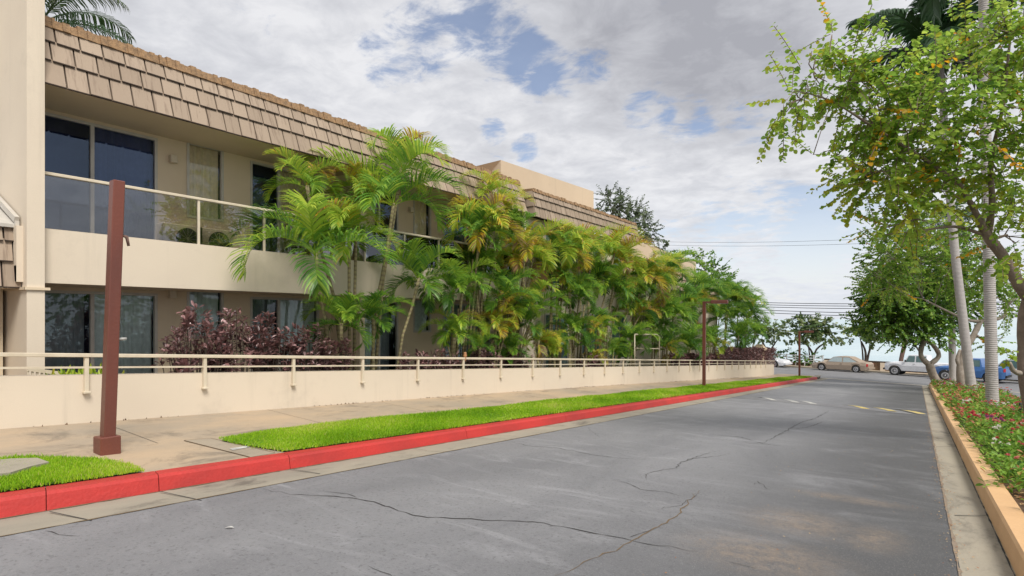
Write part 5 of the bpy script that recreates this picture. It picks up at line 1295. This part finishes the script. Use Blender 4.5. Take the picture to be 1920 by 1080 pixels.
for px in range(1390, 1545, 17):
    a = atV(px, 600, 66.35); g = G(a.x, a.y)+.1; mb = MB(); mb.box(a.x-.05, a.x+.05, a.y-.05, a.y+.05, g, g+1.25); mb.build('post', M['car_white'], fn)
seg_on_v(1385, 1543, 66.6, -.1, .32, .3, 0, '', '', '').build('footing_wall', M['lava'], fn)

def car(kind, xa, xb, v, mat, label, flip=1):
    """car between street stations xa..xb; front toward -X (flip=1)"""
    gm = M['pale_glass'] if mat is M['car_beige'] else M['car_glass']; u = Vector((1, -SK, 0)).normalized(); n_ = Vector((-u.y, u.x, 0)); a = Vector((xa, v-SK*xa, 0)); b = Vector((xb, v-SK*xb, 0)); Lc = (b-a).length
    c = (a+b)/2; g = G(c.x, c.y); slope = (G(b.x, b.y)-G(a.x, a.y))/Lc
    root = empty('parked_car' if kind != 'pickup' else 'pickup_truck', (c.x, c.y, g), label, {'sedan': 'car', 'jeep': 'jeep', 'pickup': 'pickup', 'van': 'van'}[kind], 'vehicles on the cross street')
    def W(x, y, z):       # x: 0 front..1 rear, y: -1..1 half width units m, z m
        s = (x-.5)*Lc*flip; p = c+u*s+n_*y; return (p.x, p.y, g+slope*s+z)
    K = {'sedan': dict(low=[(0, .30, .55), (.03, .22, .72), (.12, .2, .80), (.30, .2, .88), (.55, .2, .92), (.85, .2, .98), (.96, .24, .95), (1, .35, .8)], cab=[(.27, .88), (.40, 1.38), (.52, 1.45), (.68, 1.42), (.86, .97)], w=.88, wh=.33, wx=(.19, .80)),
         'jeep': dict(low=[(0, .55, 1.0), (.02, .45, 1.10), (.10, .45, 1.16), (.30, .45, 1.20), (.55, .45, 1.22), (.98, .45, 1.22), (1, .5, 1.2)], cab=[(.31, 1.2), (.38, 1.78), (.40, 1.84), (.66, 1.86), (.68, 1.22)], w=.88, wh=.42, wx=(.17, .80)),
         'pickup': dict(low=[(0, .5, .95), (.02, .4, 1.05), (.10, .38, 1.12), (.28, .38, 1.18), (.6, .38, 1.2), (.98, .38, 1.22), (1, .5, 1.2)], cab=[(.27, 1.18), (.37, 1.72), (.42, 1.80), (.66, 1.80), (.69, 1.2)], w=.95, wh=.4, wx=(.17, .79)),
         'van': dict(low=[(0, .4, .8), (.02, .3, 1.0), (.12, .3, 1.1), (.3, .3, 1.15), (.6, .3, 1.15), (.98, .3, 1.15), (1, .4, 1.1)], cab=[(.18, 1.1), (.30, 1.75), (.36, 1.85), (.95, 1.85), (.99, 1.15)], w=.92, wh=.36, wx=(.18, .80))}[kind]
    w = K['w']; wh = K['wh']; mb = MB(); xs = np.linspace(0, 1, 61); L_ = K['low']
    top = np.interp(xs, [q[0] for q in L_], [q[2] for q in L_]); bot = np.interp(xs, [q[0] for q in L_], [q[1] for q in L_])
    for wx in K['wx']:
        dx = (xs-wx)*Lc; rr = wh+.07; arch = np.where(np.abs(dx) < rr, wh+np.sqrt(np.maximum(0, rr**2-dx**2)), 0); bot = np.maximum(bot, np.minimum(arch, top-.08))
    pin = np.interp(xs, [0, .06, .15, .85, .95, 1], [.82, .93, 1, 1, .95, .86])
    for i in range(60):
        for sg in (-1, 1):
            A = [W(xs[j], sg*w*pin[j]*k_, z) for j, k_, z in ((i, .97, bot[i]), (i+1, .97, bot[i+1]), (i+1, 1, (bot[i+1]*.4+top[i+1]*.6)), (i, 1, (bot[i]*.4+top[i]*.6)))]
            B = [A[3], A[2], W(xs[i+1], sg*w*pin[i+1]*.92, top[i+1]), W(xs[i], sg*w*pin[i]*.92, top[i])]
            mb.poly(A if sg < 0 else A[::-1]); mb.poly(B if sg < 0 else B[::-1])
        mb.poly([W(xs[i], -w*pin[i]*.92, top[i]), W(xs[i+1], -w*pin[i+1]*.92, top[i+1]), W(xs[i+1], w*pin[i+1]*.92, top[i+1]), W(xs[i], w*pin[i]*.92, top[i])])
        mb.poly([W(xs[i], w*pin[i]*.97, bot[i]), W(xs[i+1], w*pin[i+1]*.97, bot[i+1]), W(xs[i+1], -w*pin[i+1]*.97, bot[i+1]), W(xs[i], -w*pin[i]*.97, bot[i])])
    for j, o_ in ((0, 1), (60, -1)):
        mb.poly([W(xs[j], y*w*pin[j], z) for y, z in ((-.97, bot[j]), (.97, bot[j]), (.92, top[j]), (-.92, top[j]))][::o_])
    mb.build('body', mat, root)
    # cabin
    C = K['cab']; mb = MB(); tw_ = lambda z: w*(.90-.16*(z-C[0][1])/(max(q[1] for q in C)-C[0][1]))
    for (x0, z0), (x1, z1) in zip(C, C[1:]):
        mb.poly([W(x0, -tw_(z0), z0), W(x1, -tw_(z1), z1), W(x1, tw_(z1), z1), W(x0, tw_(z0), z0)])
    for sg in (-1, 1):
        mb.poly([W(x, sg*tw_(z), z) for x, z in C][::sg])
    mb.build('cabin', mat, root)
    zb_ = C[0][1]; zm = max(q[1] for q in C)
    def win(x0, x1, x2, x3, name='side_window'):      # bottom x0..x1, top x2..x3
        za, zc2 = zb_+.05, zm-.09
        for sg in (-1, 1):
            g_ = MB(); off = .012; g_.poly([W(x0, sg*(tw_(za)+off), za), W(x1, sg*(tw_(za)+off), za), W(x3, sg*(tw_(zc2)+off), zc2), W(x2, sg*(tw_(zc2)+off), zc2)][::sg]); g_.build(name, gm, root)
    x0, x4 = C[0][0], C[-1][0]; xm = (x0+x4)/2
    xt0 = C[1][0]; xt1 = C[-2][0]
    win(x0+.035, xm-.01, xt0+.01, xm-.01); win(xm+.01, x4-.03, xm+.01, xt1-.005)
    g_ = MB(); (p, q), (r_, s_) = C[0], C[1]; e = .01; g_.poly([W(p+.01-e/2, -tw_(q)*.9, q+.05), W(p+.01-e/2, tw_(q)*.9, q+.05), W(r_-e, tw_(s_)*.9, s_-.04), W(r_-e, -tw_(s_)*.9, s_-.04)]); g_.build('windscreen', gm, root)
    for wx in K['wx']:
        for sg in (-1, 1):
            cc = Vector(W(wx, sg*(w-.12), wh)); ax = n_*sg
            t = MB(); t.lathe(cc, ax, [(wh*.8, -.12), (wh, -.09), (wh, .07), (wh*.86, .10), (wh*.66, .10)], 26); wo = t.build('wheel', M['tyre'], root, smooth=False)
            t = MB(); t.lathe(cc, ax, [(wh*.64, .10), (wh*.6, .112), (wh*.2, .09), (wh*.14, .115)], 20); t.build('rim', M['rim'], wo)
    for sg in (-1, 1):
        t = MB(); t.lathe(W(.008, sg*w*.62, top[1]-.14), -u*flip, [(.09, -.03), (.09, .02), (.06, .03)], 12); t.build('headlight', M['clear_lens'], root)
        t = MB(); q1 = [W(.975, sg*(w*pin[58]+.005), z) for z in (top[58]-.32, top[58]-.06)]; q2 = [W(1.003, sg*w*.84, z) for z in (top[58]-.06, top[58]-.32)]; t.poly(q1+q2); t.build('tail_light', M['red_lens'], root)
        if kind != 'sedan':
            t = MB(); m0 = Vector(W(C[0][0]+.035, sg*(w+.02), zb_+.12)); t.box(m0.x-.06, m0.x+.06, m0.y-.05, m0.y+.05, m0.z-.08, m0.z+.1); t.build('mirror', M['black'], root)
        t = MB(); h0 = Vector(W(xm-.035, sg*(w+.006), zb_-.12)); h1 = Vector(W(xm-.0, sg*(w+.006), zb_-.12)); t.bar(h0, h1, .02, .03); t.build('door_handle', M['black'], root)
    for xx in (-.012, 1.004):
        t = MB(); p, q = Vector(W(xx, -w*.85, .55 if kind != 'sedan' else .42)), Vector(W(xx, w*.85, .55 if kind != 'sedan' else .42)); t.bar(p, q, .12, .16); t.build('bumper', M['black'] if kind in ('jeep', 'pickup') else mat, root)
    t = MB(); t.bar(W(K['wx'][0]+.1, -w*.93, K['low'][2][1]-.02), W(K['wx'][1]-.1, -w*.93, K['low'][2][1]-.02), .1, .07); t.build('sill', M['black'], root)
    return root
car('sedan', -16.0, -10.9, 62.4, M['car_white'], 'white sedan beyond the end of the low wall, half hidden by the hedge', -1)
car('sedan', -8.3, -3.5, 62.2, M['car_beige'], 'beige sedan between the slim lamp post and the white jeep', 1)
xj = atV(1664, 600, 62).x; car('jeep', xj, xj+4.6, 62, M['car_white'], 'white jeep with black wheels parked by the shore wall, left of the forked tree', 1)
xj = atV(1757, 600, 59.0).x; car('pickup', xj, xj+4.3, 59.0, M['car_blue'], 'blue pickup seen between the tree trunks, right of the white jeep', 1)
xj = atV(1843, 600, 61).x; car('van', xj, xj+4.4, 61, M['car_white'], 'white van behind the straightest palm trunk, right of the blue pickup', 1)

# utility wires along the street
WV = 55.0
zl = lambda px, py: atV(px, py, WV)
WIRES = [(1236, 453, 1600, 461, 'uppermost thin power line in the sky above the palms'), (1236, 459, 1600, 469, 'thin power line just below the uppermost one'),
         (1425, 567, 1620, 573, 'topmost of the five heavy lower cables'), (1425, 571, 1620, 577, 'second of the five heavy lower cables from the top'), (1425, 575, 1620, 582, 'middle one of the five heavy lower cables'),
         (1425, 581, 1620, 591, 'fourth of the five heavy lower cables from the top'), (1425, 586, 1620, 597, 'lowest of the five heavy lower cables')]
XL, XR = -34, 22
poles = []
for X_, lab in ((XL, 'wooden utility pole hidden behind the palm row'), (XR, 'wooden utility pole beyond the right edge')):
    Y_ = WV-SK*X_; g = G(X_, Y_); pr_ = empty('utility_pole', (X_, Y_, g), lab, 'utility pole'); mb = MB(); mb.tube([(X_, Y_, g-.2), (X_, Y_, g+15)], [.16, .11], 10); mb.build('pole', M['bark_dark'], pr_, smooth=True)
for k, (x0, y0, x1, y1, lab) in enumerate(WIRES):
    a, b = zl(x0, y0), zl(x1, y1); s = (b.z-a.z)/(b.x-a.x); pts = []
    for i in range(25):
        X_ = XL+(XR-XL)*i/24; pts.append((X_, WV-SK*X_+.1*k, a.z+s*(X_-a.x)*.55+.0018*((X_-(XL+XR)/2)**2-(a.x-(XL+XR)/2)**2)))
    mb = MB(); mb.tube(pts, .012 if k < 2 else .028, 5); tag(mb.build('power_line', M['black']), lab, 'cable', 'overhead lines along the cross street')

# ------------------------------------------------------------ flower bed on the right
def flowerbed():
    rs = np.random.RandomState(77); P, D, N, Ln, W, T = [], [], [], [], [], []; fP, fT, fR = [], [], []
    Ysp = 2.5; plants = []
    while Ysp < 45.5:
        step = .16+.004*Ysp; X_ = .92
        while X_ < 2.95:
            plants.append((X_+rs.normal(0, .07), Ysp+rs.normal(0, .07))); X_ += step*1.1
        Ysp += step
    for (x, y) in plants:
        if y < 8 and x < .95+rs.random_sample()*.3: continue       # bare mulch beside the kerb
        if rs.random_sample() < .10: continue
        g = G(x, y)+.10; big = .75+.5*(.5+.5*math.sin(x*2.2+y*.9))*rs.uniform(.8, 1.2); h = .36*big; n = int(46 if y < 10 else (30 if y < 20 else 16))
        tt = rs.normal(.5, .18); ls = .055*(1 if y < 10 else (1.3 if y < 20 else 1.9))
        redd = rs.random_sample() < (.10 if y < 14 else .38)
        for _ in range(n):
            az = rs.uniform(0, 6.28); r_ = rs.uniform(0, .15)*big; el = rs.uniform(-.3, 1.0); d = np.array([math.cos(az)*math.cos(el), math.sin(az)*math.cos(el), math.sin(el)])
            nn = np.array([0, 0, 1.])+rs.normal(0, .4, 3); nn -= d*nn.dot(d); nn /= np.linalg.norm(nn)
            P.append((x+math.cos(az)*r_, y+math.sin(az)*r_, g+h*rs.uniform(.15, 1)*(1-.4*(r_/.15/big)**2))); D.append(d); N.append(nn); l = ls*rs.uniform(.7, 1.3); Ln.append(l*1.3); W.append(l*.55)
            T.append(np.clip((.9+rs.random_sample()*.1) if (redd and rs.random_sample() < .4) else tt+rs.normal(0, .15), 0, .92 if not redd else 1))
        if rs.random_sample() < .26:
            ft = rs.choice([.02, .15, .3, .5, .65, .82, .9, .95], p=[.06, .10, .20, .34, .04, .09, .08, .09])
            for _ in range(rs.randint(1, 5)):
                fP.append((x+rs.normal(0, .09), y+rs.normal(0, .09), g+h*rs.uniform(.92, 1.12))); fT.append(ft); fR.append(rs.uniform(.018, .034)*(1 if y < 12 else 1.3))
    A = [np.array(a) for a in (P, D, N, Ln, W, T)]; V, F, Tt = leaf_quads(*A)
    tag(link('flower_foliage', npmesh('flower_foliage', V, F, Tt, M['bedding'])), 'low green and reddish bedding plants filling the planter along the right kerb', 'bedding plants', kind='stuff')
    # flower heads: domes of petals
    P, D, N, Ln, W, T = [], [], [], [], [], []
    for c, t, r_ in zip(fP, fT, fR):
        for k in range(14):
            az = rs.uniform(0, 6.28); el = rs.uniform(.05, 1.4); d = np.array([math.cos(az)*math.cos(el), math.sin(az)*math.cos(el), math.sin(el)]); nn = np.cross(d, [math.sin(az), -math.cos(az), 0.])
            P.append(np.array(c)+d*r_*.2); D.append(d); N.append(nn); Ln.append(r_); W.append(r_*.8); T.append(np.clip(t+rs.normal(0, .02), 0, 1))
    V, F, Tt = leaf_quads(*[np.array(a) for a in (P, D, N, Ln, W, T)])
    tag(link('flowers', npmesh('flowers', V, F, Tt, M['petal'])), 'red, pink and white flower heads above the low planter foliage', 'flowers', kind='stuff')
    # fallen leaves on the mulch and along the gutter
    n = 900; X_ = rs.uniform(.82, 1.4, n); Y_ = rs.uniform(2.5, 16, n); Z_ = np.array([G(a, b)+.115 for a, b in zip(X_, Y_)])
    n2 = 900; X2_ = np.where(rs.random_sample(n2) < .75, rs.normal(.25, .045, n2), rs.uniform(-1.6, .5, n2)); Y2_ = rs.uniform(2.4, 18, n2)*1.0; Z2_ = np.array([G(a, b)+.012 for a, b in zip(X2_, Y2_)])
    for nm, lab, xx, yy, zz, sz in (('leaf_litter', 'reddish fallen leaves on the soil behind the tan kerb', X_, Y_, Z_, (.03, .07)), ('leaf_litter', 'small pale fallen leaves scattered along the right hand gutter', X2_, Y2_, Z2_, (.008, .024))):
        k = len(xx); az = rs.uniform(0, 6.28, k); D_ = np.stack([np.cos(az), np.sin(az), rs.uniform(-.1, .25, k)], 1); D_ = unit(D_); N_ = unit(np.cross(np.cross(D_, [0, 0, 1.]), D_)+rs.normal(0, .1, (k, 3)))
        l = rs.uniform(*sz, k); V, F, Tt = leaf_quads(np.stack([xx, yy, zz], 1), D_, N_, l, l*.5, rs.uniform(0, 1, k)); tag(link(nm, npmesh(nm, V, F, Tt, M['litter'])), lab, 'fallen leaves', kind='stuff')
M['bedding'] = leafmat('bedding_leaf', [(0, (.04, .11, .012)), (.5, (.15, .31, .03)), (.88, (.32, .46, .07)), (.93, (.42, .13, .07)), (1, (.55, .24, .12))], .35, .5, .35)
M['litter'] = leafmat('litter_leaf', [(0, (.28, .09, .04)), (.5, (.42, .26, .12)), (1, (.55, .42, .25))], .1, .8, .2)
flowerbed()
# path lights in the bed
def stake(px, py_top, py_bot, label, white=True):
    b = onG(px, py_bot, .1); Z = zc_of(b); zt = pz(px, py_top, Z)[2]
    r = empty('path_light', b, label, 'path light', 'small black stake lights in the flower bed')
    h = zt-b.z; mb = MB(); mb.tube([(b.x, b.y, b.z), (b.x, b.y, b.z+h*.5)], .014, 8); mb.build('stake', M['clear_lens'] if white else M['black'], r, smooth=True)
    mb = MB(); mb.lathe((b.x, b.y, b.z+h*.45), (0, 0, 1), [(.026, 0), (.03, .02), (.03, h*.5), (.022, h*.55)], 12); mb.build('lamp_shade', M['black'], r, smooth=True)
stake(1862, 830, 866, 'nearest black stake light with a white foot, at the kerb side of the bed'); stake(1822, 800, 824, 'thick black stake light in front of the straightest palm trunk')
stake(1808, 783, 806, 'black stake light with pink foot below a red flower'); stake(1913, 755, 790, 'slim black stake light at the far side of the bed by the right edge', False)
stake(1813, 722, 738, 'tiny black stake light between two ringed palm trunks', False); stake(1767, 738, 752, 'tiny dark stake light near the street tip of the kerb', False)
